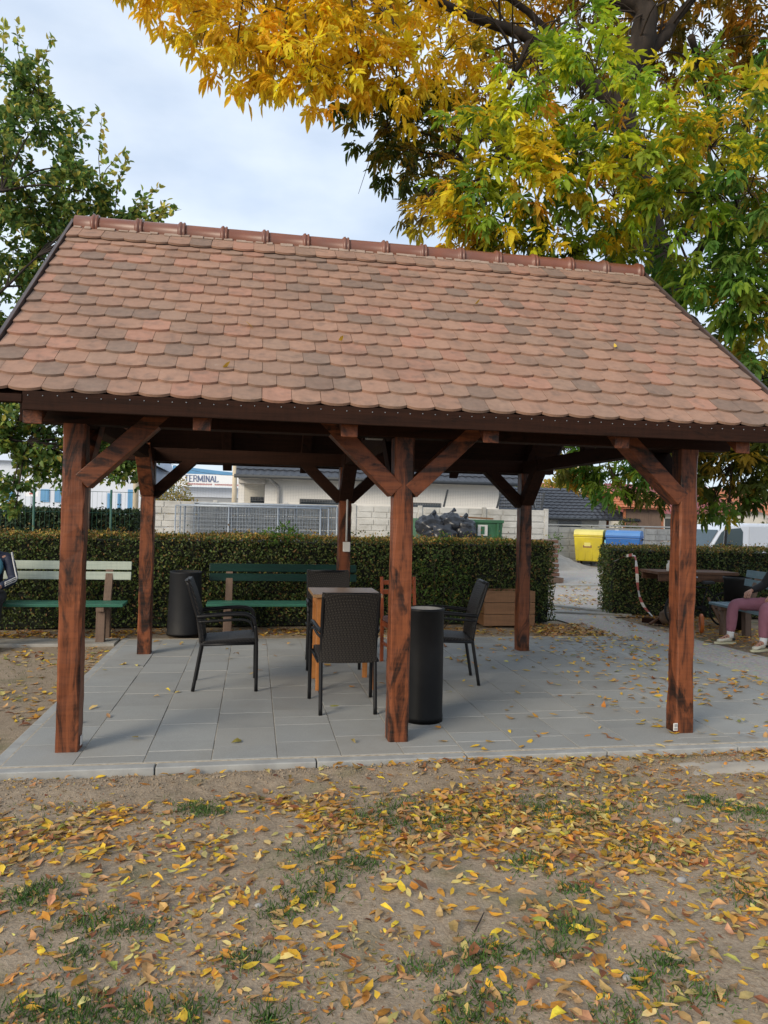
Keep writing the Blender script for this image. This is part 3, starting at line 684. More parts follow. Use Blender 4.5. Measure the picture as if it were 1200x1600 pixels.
for k, (x0, x1, lab) in enumerate(((8.06, 8.14, 'thin wooden lath leaning against the right leg of the work table'), (8.16, 8.20, 'short broad lath leaning beside the work table, nearest the seated person'))):
    tag(MB().bar((x1, 4.98, .0), (x0, 5.22, .42-.10*k), .05+.02*k, .016).bar((x1+.002, 4.974, .10), (x1-.016, 5.026, .19), .03, .02).build('wooden_lath', M['planter_wood'], None, .003), lab, 'lath')
# red and white barrier tape
tp = empty('barrier_tape', (7.3, 6.0, 0), 0, 'red and white barrier tape hanging from the right hedge to the ground', 'tape')
path = curve([(-.28, .25, .90), (-.15, .08, 1.0), (-.05, .0, 1.0), (-.02, -.02, .78), (.0, -.05, .45), (.06, -.1, .22), (.17, -.2, .05)], 10)
for k in range(len(path)-1):
    a, b = path[k], path[k+1]; tw = .5*math.sin(k*.35); wx = Vector((math.cos(tw), math.sin(tw), 0))*.024
    if abs(b.z-a.z) < .3*(b-a).length: wx = Vector((0, 0, .024))
    MB().add([a-wx, a+wx, b+wx, b-wx], [(0, 1, 2, 3)]).build('stripe', M['sign_red' if (k//4) % 2 else 'white_plastic'], tp)
# ================================================================ VEGETATION
def unit(v): return v/np.maximum(np.linalg.norm(v, axis=-1, keepdims=True), 1e-9)
def leaf_arrays(P, D, Nn, L, W, fold=.22, droop=.12):
    D = unit(D); S = unit(np.cross(D, Nn)); n = np.cross(S, D); L = L[:, None]; W = W[:, None]
    v = np.stack([P, P+D*L*.30+S*W*.46+n*W*fold, P+D*L*.66+S*W*.36+n*(W*fold*.8-L*droop*.4), P+D*L-n*L*droop,
                  P+D*L*.66-S*W*.36+n*(W*fold*.8-L*droop*.4), P+D*L*.30-S*W*.46+n*W*fold], 1)
    return v
def leaf_mesh(name, P, D, Nn, L, W, C, fold=.22, droop=.12):
    v = leaf_arrays(P, D, Nn, L, W, fold, droop); n = len(P); b = np.arange(n)[:, None]*6
    F = np.concatenate([b+np.array([0, 1, 2, 3]), b+np.array([0, 3, 4, 5])], 0)
    return mesh_np(name, v.reshape(-1, 3), F, np.repeat(C, 6, 0))
def pick(pal, n, jit=.18):
    w = np.array([p[0] for p in pal], float); c = np.array([p[1] for p in pal]); k = rng.choice(len(pal), n, p=w/w.sum())
    return np.clip(c[k]*(1+rng.normal(0, jit, (n, 1)))*(1+rng.normal(0, .06, (n, 3))), .004, .95)
PAL = {  # linear leaf colours by kind of spray; D and O also hold crown-interior shade
 'Y': [(6, (.94, .62, .03)), (3, (.88, .50, .02)), (1.5, (.75, .56, .05)), (.4, (.34, .30, .03))],
 'Y2': [(4, (.80, .50, .03)), (2, (.50, .38, .03)), (1, (.22, .27, .03))],
 'D': [(5, (.075, .105, .018)), (2, (.14, .15, .02)), (1.2, (.30, .20, .02))],
 'O': [(3, (.55, .30, .025)), (2, (.26, .18, .025)), (2, (.14, .13, .02)), (1, (.5, .30, .03))],
 'G': [(3, (.22, .34, .03)), (3, (.52, .55, .03)), (2.6, (.85, .62, .03)), (1.5, (.10, .20, .028)), (.5, (.7, .38, .03))],
 'L': [(4, (.36, .50, .03)), (3, (.58, .60, .035)), (2, (.18, .32, .03))],
 'N': [(5, (.10, .22, .035)), (2, (.22, .33, .035)), (1.2, (.36, .34, .03)), (.5, (.5, .30, .03))]}
BIG=[
 (0.23,3.53,7.5,0.55,'Y'),
 (0.54,3.38,7.08,0.45,'Y'),
 (0.83,3.23,6.7,0.4,'Y'),
 (1.1,3.48,7.3,0.55,'Y'),
 (1.32,3.24,6.66,0.45,'Y'),
 (1.75,3.37,7.17,0.55,'Y'),
 (1.6,2.99,6.41,0.38,'Y'),
 (2.18,3.19,6.75,0.5,'Y'),
 (2.49,3.34,7.4,0.6,'Y'),
 (2.67,3.41,6.72,0.45,'Y'),
 (3.23,3.51,7.08,0.5,'Y'),
 (0.63,3.76,8.18,0.7,'Y'),
 (1.61,3.79,8.35,0.8,'Y'),
 (2.7,3.8,8.61,0.8,'Y'),
 (-0.45,3.75,8.29,0.6,'Y'),
 (2.31,4.08,6.75,0.3,'D'),
 (2.69,4.12,6.49,0.36,'D'),
 (3.0,4.17,6.1,0.36,'D'),
 (3.09,4.25,6.69,0.5,'D'),
 (3.21,3.93,5.56,0.34,'O'),
 (3.45,4.29,6.24,0.5,'O'),
 (3.74,4.44,6.95,0.5,'O'),
 (4.21,4.55,7.5,0.5,'O'),
 (3.24,2.92,4.92,0.33,'Y2'),
 (3.44,2.98,4.74,0.33,'Y2'),
 (3.31,2.7,5.15,0.36,'G'),
 (3.5,2.46,4.9,0.42,'G'),
 (3.59,2.34,5.4,0.42,'G'),
 (3.46,2.87,5.93,0.35,'G'),
 (3.81,2.2,5.75,0.4,'G'),
 (3.86,2.09,4.98,0.45,'G'),
 (3.85,2.61,4.57,0.35,'D'),
 (4.27,2.23,4.67,0.42,'G'),
 (4.26,1.92,5.26,0.45,'G'),
 (4.52,2.07,6.23,0.4,'L'),
 (3.97,2.27,6.28,0.35,'L'),
 (4.4,2.29,6.76,0.35,'L'),
 (4.63,1.85,5.73,0.42,'L'),
 (4.65,1.85,4.82,0.45,'G'),
 (4.91,1.7,5.29,0.45,'G'),
 (5.31,1.93,5.99,0.45,'G'),
 (5.23,1.65,4.85,0.42,'G'),
 (5.59,1.68,5.36,0.45,'G'),
 (6.1,1.8,5.74,0.5,'G'),
 (5.86,1.44,4.83,0.45,'N'),
 (4.7,2.86,4.66,0.35,'D'),
 (5.09,2.69,4.67,0.32,'G'),
 (5.68,2.89,4.68,0.35,'N'),
 (6.1,3.02,4.46,0.35,'N'),
 (5.74,1.87,4.47,0.42,'N'),
 (5.95,1.73,4.04,0.42,'N'),
 (6.06,1.51,4.36,0.45,'N'),
 (6.14,2.21,3.78,0.4,'N'),
 (6.38,1.96,3.67,0.4,'N'),
 (6.53,1.73,4.09,0.5,'N'),
 (6.71,1.69,5.02,0.6,'N'),
 (6.97,2.67,3.29,0.3,'G'),
 (7.34,2.61,3.29,0.4,'N'),
 (7.43,4.99,8.84,0.7,'O'),
 (8.19,4.86,8.86,0.75,'O'),
 (8.34,5.34,8.18,0.7,'O'),
 (8.96,5.24,7.19,0.7,'O'),
 (6.93,5.59,9.15,0.6,'O'),
 (7.88,5.44,6.76,0.6,'D'),
 (8.79,5.28,5.98,0.6,'D'),
 (7.19,5.56,6.45,0.6,'D'),
 (5.96,5.76,8.23,0.6,'O'),
 (5.34,5.87,9.32,0.6,'O'),
 (4.25,5.05,8.72,0.6,'Y'),
 (5.72,4.28,9.2,0.9,'O'),
 (7.01,4.05,9.41,0.9,'O'),
 (4.26,4.03,9.12,0.9,'Y'),
 (8.31,3.82,8.74,1.0,'O'),
 (3.3,3.69,9.49,1,'Y'),
 (5.25,4.35,10.85,1.2,'O'),
 (7.84,3.89,10.48,1.2,'O'),
 (8.78,3.75,7.44,1.0,'N'),
 (5.69,5.34,2.64,0.45,'D'),
 (6.07,5.07,2.49,0.4,'N'),
 (6.26,4.84,2.2,0.4,'N'),
 (6.62,4.77,2.44,0.45,'N'),
 (6.66,4.56,2.07,0.3,'D'),
 (6.02,5.49,2.42,0.25,'O'),
 (5.79,5.83,3.09,0.5,'D'),
 (6.44,5.21,3.05,0.5,'D'),
 (6.92,4.61,3.0,0.5,'D'),
 (7.01,3.69,2.55,0.4,'D'),
 (7.04,3.58,2.17,0.36,'D'),
 (7.15,3.36,2.36,0.4,'D'),
 (7.08,3.37,1.83,0.18,'N'),
 (7.28,3.34,2.04,0.24,'D'),
 (6.91,3.51,1.79,0.13,'N'),
 (7.36,3.22,2.6,0.35,'D'),
 (7.72,3.16,2.53,0.5,'D'),
 (7.17,3.66,2.97,0.45,'D'),
 (7.52,3.39,3.04,0.45,'D'),
 (7.15,4.06,3.55,0.45,'D'),
 (7.66,3.97,3.82,0.45,'D')
]
LEFTC=[
 (-2.01,4.95,7.03,0.5),
 (-1.65,4.78,6.41,0.5),
 (-1.97,4.64,5.98,0.6),
 (-1.34,4.83,5.9,0.5),
 (-1.62,4.79,5.37,0.6),
 (-1.05,4.58,5.5,0.4),
 (-0.95,4.87,5.3,0.45),
 (-0.63,4.81,5.31,0.4),
 (-1.94,4.64,5.12,0.6),
 (-1.45,5.06,5.0,0.6),
 (-1.92,4.84,4.48,0.6),
 (-1.71,5.21,4.28,0.6),
 (-0.32,4.86,5.28,0.35),
 (-2.64,5.06,6.36,0.8),
 (-2.76,5.09,4.9,0.8),
 (-2.65,5.08,3.76,0.8),
 (-2.03,5.27,3.76,0.6),
 (-1.49,5.58,4.57,0.6),
 (-1.81,4.63,2.68,0.5),
 (-1.4,4.76,2.56,0.5),
 (-0.96,4.89,2.51,0.45),
 (-0.59,5.03,2.37,0.45),
 (-1.64,4.61,2.21,0.4),
 (-1.12,4.62,2.15,0.35),
 (-1.76,4.53,1.81,0.28),
 (-0.69,4.74,2.02,0.25),
 (-0.4,4.9,2.08,0.3),
 (-2.51,4.96,2.69,0.7),
 (-1.6,4.9,3.05,0.5),
 (-0.87,5.18,2.88,0.5),
 (-0.29,5.18,2.48,0.3),
 (-0.86,4.77,2.34,0.4),
 (-0.55,4.82,2.19,0.35),
 (-1.48,4.58,2.06,0.35),
 (-1.88,4.65,2.37,0.45),
 (-0.93,4.79,2.01,0.2),
 (-1.32,5.05,2.84,0.5),
 (-0.55,5.22,2.73,0.45),
 (-1.09,4.51,1.87,0.12),
 (-1.71,4.52,1.58,0.12)
]
SPRIG=[
 ((-1.85, 4.92, 6.95),(-1.93, 4.83, 7.65)),
 ((-1.8, 4.91, 6.71),(-1.51, 4.75, 7.5)),
 ((-1.43, 4.85, 6.15),(-0.9, 4.65, 6.58)),
 ((-1.51, 4.86, 6.39),(-1.58, 4.77, 7.06)),
 ((-0.93, 4.76, 5.59),(-0.57, 4.6, 6.1)),
 ((-0.85, 4.75, 5.43),(-0.86, 4.64, 6.51)),
 ((-0.53, 4.69, 5.27),(-0.14, 4.52, 5.63)),
 ((-0.69, 4.72, 5.35),(-0.53, 4.59, 6.04)),
 ((-0.36, 4.67, 5.2),(0.15, 4.47, 5.35)),
 ((-0.28, 4.65, 5.18),(-0.02, 4.5, 5.41)),
 ((-2.17, 4.97, 7.02),(-2.11, 4.86, 7.65)),
 ((-1.68, 4.89, 6.47),(-1.67, 4.78, 7.3))
]
UP = np.array([0, 0, 1.])
def compound(P, D, size, C):
    """box-elder leaves: rachis from P along D with five drooping lance-shaped leaflets"""
    n = len(P); D = unit(D); side = unit(np.cross(D, UP)+rng.normal(0, .25, (n, 3))); out = []
    Pn, Dn, Nn, Ln, Wn, Cn = [], [], [], [], [], []
    for a, ang, sc_ in ((.95, 0, 1.0), (.62, .75, .85), (.62, -.75, .85), (.28, 1.0, .75), (.28, -1.0, .75)):
        keep = rng.random(n) < (.97 if a > .5 else .75)
        b = P+D*(size*a*.75)[:, None]
        d = unit(D*math.cos(ang)+side*math.sin(ang)+rng.normal(0, .22, (n, 3))-UP*.28)
        nn = unit(np.cross(side, D)*np.sign((np.cross(side, D)*UP).sum(1, keepdims=True)+1e-6)+rng.normal(0, .35, (n, 3)))
        l = size*.85*sc_*rng.uniform(.8, 1.15, n)
        for X, Y in ((Pn, b), (Dn, d), (Nn, nn), (Ln, l), (Wn, l*rng.uniform(.30, .40, n)), (Cn, np.clip(C*(1+rng.normal(0, .1, (n, 1))), .004, .95))): X.append(Y[keep])
    return [np.concatenate(x) for x in (Pn, Dn, Nn, Ln, Wn, Cn)]
def limb_tree(limbs, mat, parent, name='limb'):
    for pts, r0, r1 in limbs:
        c = curve(pts, 6); m_ = len(c); rs = [r0+(r1-r0)*i/(m_-1) for i in range(m_)]
        c = [p+Vector((rnd.uniform(-1, 1), rnd.uniform(-1, 1), 0))*rs[i]*.25 for i, p in enumerate(c)]
        MB().tube(c, rs, 9).build(name, mat, parent)
T0 = (6.88, 4.03, -.05)
bt = empty('box_elder_tree', T0, 0, 'large autumn tree with yellow and green drooping leaves behind the right end of the roof', 'tree')
rel = lambda p: (p[0]-T0[0], p[1]-T0[1], p[2]-T0[2])
rl_ = lambda L_: [rel(p) for p in L_]
tr = curve(rl_([(6.88, 4.03, -.05), (6.87, 4.03, .8), (6.84, 4.03, 2.57), (6.66, 4.04, 4.3), (6.3, 4.1, 5.7), (5.85, 4.05, 7.1), (5.93, 3.95, 7.75)]), 7)
MB().tube(tr, [.15]+[.135+.0010*i for i in range(1, len(tr))], 14).build('trunk', M['bark'], bt)
BIGL = [([(5.9, 3.95, 7.6), (6.05, 3.83, 8.25), (5.45, 3.92, 8.6), (4.9, 3.9, 9.4)], .19, .07), ([(5.85, 4.05, 7.1), (5.2, 4.1, 7.5), (4.57, 4.08, 7.87), (3.77, 4.02, 7.98), (2.26, 3.4, 7.9), (1.0, 2.9, 7.9)], .12, .02),
 ([(5.9, 4.0, 7.5), (6.41, 3.96, 8.1), (6.85, 4.08, 8.7), (7.6, 3.97, 9.4)], .10, .03), ([(6.3, 4.1, 5.7), (5.6, 3.6, 6.5), (4.9, 3.0, 6.1), (4.2, 2.5, 5.6), (3.5, 2.5, 5.2)], .08, .015), ([(6.66, 4.04, 4.3), (6.5, 3.15, 5.0), (6.4, 2.4, 4.9), (6.6, 1.9, 4.5)], .06, .015),
 ([(6.7, 4.04, 3.6), (7.02, 3.88, 3.9), (7.19, 3.55, 3.2), (7.2, 3.5, 2.3)], .04, .01), ([(6.7, 4.04, 3.5), (6.6, 4.5, 3.9), (6.4, 4.8, 3.3), (6.1, 5.1, 2.7)], .04, .01),
 ([(4.57, 4.08, 7.87), (4.2, 4.1, 7.0), (3.8, 4.2, 6.2)], .045, .012), ([(5.2, 4.1, 7.5), (4.7, 4.2, 8.2), (3.6, 4.0, 8.6), (2.4, 3.6, 8.9)], .06, .015), ([(6.85, 4.08, 8.2), (7.6, 4.8, 7.8), (8.4, 5.3, 7.2)], .05, .015)]
limb_tree([(rl_(p), a, b) for p, a, b in BIGL], M['bark'], bt)
nodes = np.array([v for p, a, b in BIGL for v in [tuple(q) for q in curve(p, 5)]])
ARR = []; tw = MB()
for q_ in range(110):
    j = nodes[rnd.randrange(len(nodes))]; d_ = unit(rng.normal(0, 1, 3)*np.array([1, 1, .45])); l_ = rnd.uniform(.5, 1.5)
    tw.tube(curve([rel(j), rel(j+d_*l_*.5+np.array([0, 0, .15])), rel(j+d_*l_+rng.normal(0, .12, 3)), rel(j+d_*l_*1.35+np.array([0, 0, -.35]))], 3), [.018, .016, .014, .012, .010, .008, .006, .005, .004, .003], 5, False)
for (x, y, z, r, k) in BIG:
    c = np.array([x, y, z]); j = nodes[np.argmin(np.linalg.norm(nodes-c, axis=1)+np.maximum(0, c[2]-nodes[:, 2])*.2)]
    if np.linalg.norm(j-c) > .15:
        mid = (j+c)/2+np.array([0, 0, .12*np.linalg.norm(j-c)]); tw.tube(curve([rel(j), rel(mid), rel(c)], 4), [.022, .02, .018, .016, .014, .012, .010, .009, .008], 5, False)
    ends = c+unit(rng.normal(0, 1, (7, 3)))*r*rng.uniform(.5, .95, (7, 1))
    for e in ends: tw.tube([rel(c), rel((c+e)/2+np.array([0, 0, .06])), rel(e)], [.007, .005, .003], 4, False)
    n = int(330*r*r*{'Y': 1.75, 'O': .85, 'D': 1.0, 'Y2': 1.3}.get(k, 1.25)/ .7)+14
    if k in 'DO': n = int(n*1.6)
    elif k in 'GN': n = int(n*1.2)
    m_ = max(3, n//6); sd0 = unit(rng.normal(0, 1, (m_, 3))); rad = r*rng.uniform(.2, 1, m_)**.55*1.1
    sp0 = c+sd0*rad[:, None]*np.array([1.15, 1.15, .9]); sc0 = pick(PAL[k], m_, .12); ss0 = rng.uniform(.75, 1.15, m_)
    ix = np.repeat(np.arange(m_), rng.integers(4, 9, m_)); n = len(ix)
    out = unit(sd0[ix]*.55+rng.normal(0, .75, (n, 3))); P = sp0[ix]+out*rng.uniform(.0, .05, (n, 1))-UP*rng.uniform(0, .03, (n, 1))
    D = unit(out+sd0[ix]*.35-UP*rng.uniform(.25, .9, (n, 1)))
    C = np.clip(sc0[ix]*(1+rng.normal(0, .12, (n, 1)))*.86+pick(PAL[k], n)*.14, .004, .95)
    size = rng.uniform(.12, .20, n)*ss0[ix]
    ARR.append(compound(P-np.array(T0), D, size, C))
tag(tw.build('twigs', M['twig'], bt), kind='stuff')
A = [np.concatenate(x) for x in zip(*ARR)]
link('crown', leaf_mesh('crown', *A, .2, .14), M['foliage'], bt)
# left tree with rounder leaves
T1 = (-4.6, 5.6, -.05)
lt = empty('left_tree', T1, 0, 'green tree with small rounded leaves behind the left end of the roof', 'tree')
rel1 = lambda p: (p[0]-T1[0], p[1]-T1[1], p[2]-T1[2])
MB().tube(curve([rel1(p) for p in [(-4.6, 5.6, -.05), (-4.5, 5.5, 1.6), (-4.2, 5.2, 3.2), (-4.1, 5.0, 5.2), (-3.8, 4.8, 7.6)]], 6), [.18]+[.15-.0045*i for i in range(24)], 12).build('trunk', M['bark'], lt)
LLB = [([(-4.5, 5.5, 1.7), (-3.6, 5.0, 2.4), (-2.6, 4.6, 2.5), (-1.6, 4.5, 2.35)], .06, .012), ([(-4.2, 5.2, 3.2), (-3.4, 4.8, 4.2), (-2.6, 4.5, 4.9), (-1.9, 4.3, 5.3)], .06, .012), ([(-4.1, 5.1, 4.6), (-3.4, 4.7, 5.8), (-2.9, 4.4, 6.8)], .05, .01), ([(-4.3, 5.3, 2.8), (-3.4, 4.7, 3.3), (-2.4, 4.5, 3.7), (-1.5, 4.4, 4.6)], .05, .01)]
limb_tree([([rel1(q) for q in p], a, b) for p, a, b in LLB], M['bark'], lt)
nodes = np.array([tuple(q) for p, a, b in LLB for q in curve(p, 5)])
LP = [(4, (.10, .19, .055)), (3, (.18, .28, .07)), (2, (.30, .35, .07)), (.8, (.50, .44, .09))]
LP2 = [(3, (.20, .29, .07)), (3, (.40, .43, .09)), (2, (.60, .52, .12)), (1, (.12, .2, .05))]
PP, DD, NN, LL_, WW, CC = [], [], [], [], [], []; tw = MB()
def add_leaves(P, D, C, lo=.065, hi=.10):
    n = len(P); l = rng.uniform(lo, hi, n)
    PP.append(P-np.array(T1)); DD.append(D); NN.append(unit(UP+rng.normal(0, .6, (n, 3)))); LL_.append(l); WW.append(l*rng.uniform(.6, .75, n)); CC.append(C)
for (x, y, z, r) in LEFTC:
    c = np.array([x, y, z]); j = nodes[np.argmin(np.linalg.norm(nodes-c, axis=1))]
    if np.linalg.norm(j-c) > .1: tw.tube(curve([rel1(j), rel1((j+c)/2+np.array([0, 0, .08])), rel1(c)], 3), [.016, .014, .012, .011, .010, .008, .007], 5, False)
    for q in range(max(6, int(29*r))):
        e = c+unit(rng.normal(0, 1, 3)+np.array([0, 0, .35]))*r*rng.uniform(.7, 1.15)*np.array([1.1, 1.1, .95]); s0 = c+(e-c)*.15
        mid = (s0+e)/2+rng.normal(0, .05, 3)*r; tw.tube([rel1(s0), rel1(mid), rel1(e)], [.005, .004, .002], 4, False)
        n = int(34*r/.5)+8; t_ = rng.uniform(.1, 1, n)[:, None]; pos = s0*(1-t_)**2+2*mid*t_*(1-t_)+e*t_*t_+rng.normal(0, .035, (n, 3))
        add_leaves(pos, unit(rng.normal(0, .8, (n, 3))+unit(e-s0)*.5-UP*.35), pick(LP, n))
for a, b in SPRIG:
    a, b = np.array(a), np.array(b); tw.tube([rel1(a), rel1((a+b)/2+rng.normal(0, .03, 3)), rel1(b)], [.007, .005, .002], 5, False)
    n = int(34*np.linalg.norm(b-a))+10; t_ = rng.uniform(0, 1, n)[:, None]; pos = a+(b-a)*t_+rng.normal(0, .05, (n, 3))*(1.15-t_)
    add_leaves(pos, unit(rng.normal(0, .7, (n, 3))+unit(b-a)*.7-UP*.15), pick(LP2, n), .07, .105)
tag(tw.build('twigs', M['twig'], lt), kind='stuff')
link('crown', leaf_mesh('crown', *[np.concatenate(x) for x in (PP, DD, NN, LL_, WW, CC)], .18, .18), M['foliage'], lt)

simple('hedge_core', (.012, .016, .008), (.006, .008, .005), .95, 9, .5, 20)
HP = [(5, (.07, .105, .026)), (3, (.105, .14, .035)), (2, (.045, .07, .02)), (1, (.16, .15, .04)), (.9, (.19, .11, .04))]
HT = [(2.5, (.08, .12, .03)), (1.5, (.12, .16, .035)), (3.5, (.40, .25, .06)), (2, (.27, .15, .05)), (1.5, (.50, .36, .08))]
def hedge(p0, p1, w, h, label, dens=2300, size=(.028, .05), top_litter=True, pal=HP, thin=.0):
    p0, p1 = np.array(p0, float), np.array(p1, float); L_ = np.linalg.norm(p1-p0); d = (p1-p0)/L_; ang = math.atan2(d[1], d[0])
    t = empty('hedge', (*((p0+p1)/2), 0), ang, label, 'hedge')
    nx_, nz_ = int(L_/.12), int(h/.12)
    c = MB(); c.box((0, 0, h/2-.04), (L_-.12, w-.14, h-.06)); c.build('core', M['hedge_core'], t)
    def face(n, ax):
        u = rng.uniform(-.5, .5, n); v = rng.uniform(0, 1, n); r_ = rng.normal(0, 1, (n, 3))
        if ax == 'f': P = np.stack([u*L_, np.full(n, -w/2), v*h], 1); nrm = np.array([0, -1, .15])
        elif ax == 'b': P = np.stack([u*L_, np.full(n, w/2), v*h], 1); nrm = np.array([0, 1, .15])
        elif ax == 't': P = np.stack([u*L_, (v-.5)*w, np.full(n, h)], 1); nrm = np.array([0, 0, 1.])
        else: P = np.stack([np.full(n, ax*L_/2), u*w, v*h], 1); nrm = np.array([ax, 0, .15])
        wob = .075*(fbm(P[:, 0]*2.3+P[:, 1]*3, P[:, 2]*2.6, 5, 3)-.45)*2 - rng.exponential(.022, n) + rng.exponential(.03, n)*(rng.random(n) < .12)
        P = P+nrm*wob[:, None]; P[:, 2] = np.maximum(P[:, 2], .02)
        if ax != 't':  # undercut, thin foot
            keep = rng.random(n) < np.clip(.35+P[:, 2]*2.5, 0, 1)
        else: keep = rng.random(n) < 1.1
        D = unit(nrm*.5+r_*.75+np.array([0, 0, -.1])); Nn = unit(nrm+rng.normal(0, .6, (n, 3)))
        return P[keep], D[keep], Nn[keep]
    out = []; cols = []
    for ax, area in (('f', L_*h), ('t', L_*w), (1, w*h), (-1, w*h), ('b', L_*h*.35)):
        P, D, Nn = face(int(area*dens), ax); out.append((P, D, Nn))
        C = pick(HT if (ax == 't' and top_litter) else pal, len(P)); C = C*(1 if ax == 't' else .6+.85*fbm(P[:, 0]*1.3+P[:, 1]*2, P[:, 2]*2, 15, 3)[:, None]); cols.append(C)
    P, D, Nn = [np.concatenate(x) for x in zip(*out)]; C = np.concatenate(cols); l = rng.uniform(*size, len(P))
    link('foliage', leaf_mesh('foliage', P, D, Nn, l, l*rng.uniform(.5, .7, len(P)), C), M['hedge_leaf'], t)
    s = MB()
    for k in range(int(L_*5)):
        x = rnd.uniform(-.5, .5)*L_; y = -w/2+rnd.uniform(.0, .12); s.tube([(x, y+.08, 0), (x+rnd.uniform(-.1, .1), y, h*rnd.uniform(.3, .9))], [.007, .003], 4, False)
    tag(s.build('stems', M['twig'], t), kind='stuff')
    return t
hedge((-6.2, 5.25), (5.64, 5.95), .85, 1.22, 'long clipped green hedge behind the benches and table')
hedge((7.10, 6.72), (13.5, 5.6), .7, 1.14, 'dark clipped hedge on the right, behind the work table')
hedge((-9, 9.4), (-1.0, 9.4), .8, 1.54, 'dark hedge along the green wire fence, far left', 900, (.05, .08), False, [(5, (.028, .05, .02)), (3, (.045, .07, .025))])
def bush(name, loc, cl, label, pal, n, size, cat='bush', rw=(.35, .5), up=.2):
    t = empty(name, loc, 0, label, cat); PP, DD, NN, L_, W_, CC = [], [], [], [], [], []; s = MB()
    for (x, y, z, r) in cl:
        c = np.array([x, y, z]); k = int(n*r*r); d = unit(rng.normal(0, 1, (k, 3))); P = c+d*(r*rng.uniform(.3, 1, k)**.6)[:, None]
        P[:, 2] = np.maximum(P[:, 2], .02); PP.append(P); DD.append(unit(d+rng.normal(0, .6, (k, 3))+UP*up)); NN.append(unit(UP+rng.normal(0, .6, (k, 3))))
        l = rng.uniform(*size, k); L_.append(l); W_.append(l*rng.uniform(*rw, k)); CC.append(pick(pal, k))
        s.tube(curve([(x*.3, y*.3, 0), (x*.7, y*.7, z*.6), (x, y, z)], 3), [.02*max(.3, r), .018*max(.3, r)]+[.012*max(.3, r)]*5, 5, False)
        for e in range(4):
            q = c+unit(rng.normal(0, 1, 3)+np.array([0, 0, .6]))*r; s.tube([tuple(c), tuple(q)], [.008*max(.4, r), .002], 4, False)
    tag(s.build('stems', M['twig'], t), kind='stuff')
    link('foliage', leaf_mesh('foliage', *[np.concatenate(x) for x in (PP, DD, NN, L_, W_, CC)]), M['foliage'], t); return t
RP = [(4, (.07, .13, .03)), (3, (.11, .18, .035)), (1, (.25, .2, .04)), (.6, (.05, .09, .025))]
bush('rose_bush', (3.75, 5.15, -.02), [(-.25, 0, .35, .28), (.1, 0, .55, .3), (-.05, .05, .9, .25), (.35, 0, .3, .28), (.3, .1, .75, .2), (-.3, .1, .75, .18)], 'loose light green rose bush growing against the hedge, right of the middle post', RP, 1500, (.045, .075), 'bush')
HB = [(4, (.09, .19, .03)), (3, (.14, .25, .04)), (1, (.06, .12, .025))]
bush('leafy_sprout', (1.52, 5.35, 0), [(0, 0, 1.24, .16), (.18, 0, 1.25, .14), (-.16, 0, 1.22, .13), (.05, .05, 1.32, .12)], 'bright green leafy shoots standing up from the hedge top above the dark bench', HB, 4200, (.04, .07), 'shoots')
for k, (x, z, r) in enumerate(((3.15, 1.26, .07), (3.9, 1.27, .09), (4.75, 1.22, .08))):
    bush('leafy_sprout', (x, 5.5, 0), [(0, 0, z, r), (.1, 0, z-.02, r*.8)], ['small green shoot on the hedge top just right of the middle post', 'green shoot on the hedge top below the black bags', 'small green shoot on the hedge top left of the rear right post'][k], HB, 5000, (.04, .06), 'shoots')
YB = [(4, (.45, .32, .05)), (3, (.30, .26, .05)), (2, (.16, .18, .04))]
bush('yellow_bush', (-1.35, 18.4, 0), [(0, 0, 1.9, .55), (.35, 0, 1.6, .5), (-.4, 0, 1.8, .55), (.1, 0, 2.35, .38), (.5, 0, 1.2, .5)], 'yellowing round bush behind the concrete wall, left of the white house', YB, 1500, (.08, .14), 'bush')
GBP = [(4, (.10, .13, .035)), (3, (.18, .17, .045)), (2, (.06, .09, .03))]
bush('far_tree', (13.2, 32, 0), [(0, 0, 3.0, 1.0), (-1.0, 0, 2.9, .9), (1.0, 0, 2.8, .9), (.2, 0, 3.7, .7)], 'green tree behind the dark outbuilding roof, near the rear right post', GBP, 420, (.2, .34), 'tree', (.5, .7))
bush('far_tree', (18.4, 33, 0), [(0, 0, 3.2, 1.0), (-.9, 0, 3.0, .9), (.8, 0, 2.9, .8), (-.3, 0, 4.0, .7), (1.7, 0, 2.6, .8)], 'yellow autumn tree behind the dark outbuilding roof, left of the gazebo', YB, 420, (.2, .34), 'tree', (.5, .7))
bush('garden_bush', (15.45, 21.3, 0), [(0, 0, 1.35, .35), (-.3, 0, 1.2, .4), (.2, 0, 1.1, .35)], 'green bush behind the grey concrete fence, beside the outbuilding', GBP, 900, (.09, .15), 'bush')
bush('garden_bush', (19.3, 21.6, 0), [(0, 0, 1.5, .7), (-.8, 0, 1.2, .6), (.7, 0, 1.4, .6)], 'green bush right of the brown gazebo', GBP, 700, (.1, .16), 'bush')
bush('garden_bush', (19.6, 17.6, 0), [(0, 0, 1.5, .7), (.8, 0, 1.7, .7), (-.7, 0, 1.2, .6), (1.6, 0, 1.5, .7)], 'brownish bush behind the white van', [(3, (.16, .13, .06)), (2, (.10, .11, .04)), (2, (.26, .17, .06))], 700, (.1, .16), 'bush')
bush('wall_climber', (11.15, 19.1, 0), [(0, 0, .9, .16), (-.1, 0, .5, .2), (.45, 0, 1.0, .14), (.5, 0, .6, .12)], 'green weeds climbing the grey concrete fence left of the yellow bin', HB, 2600, (.06, .1), 'plant')
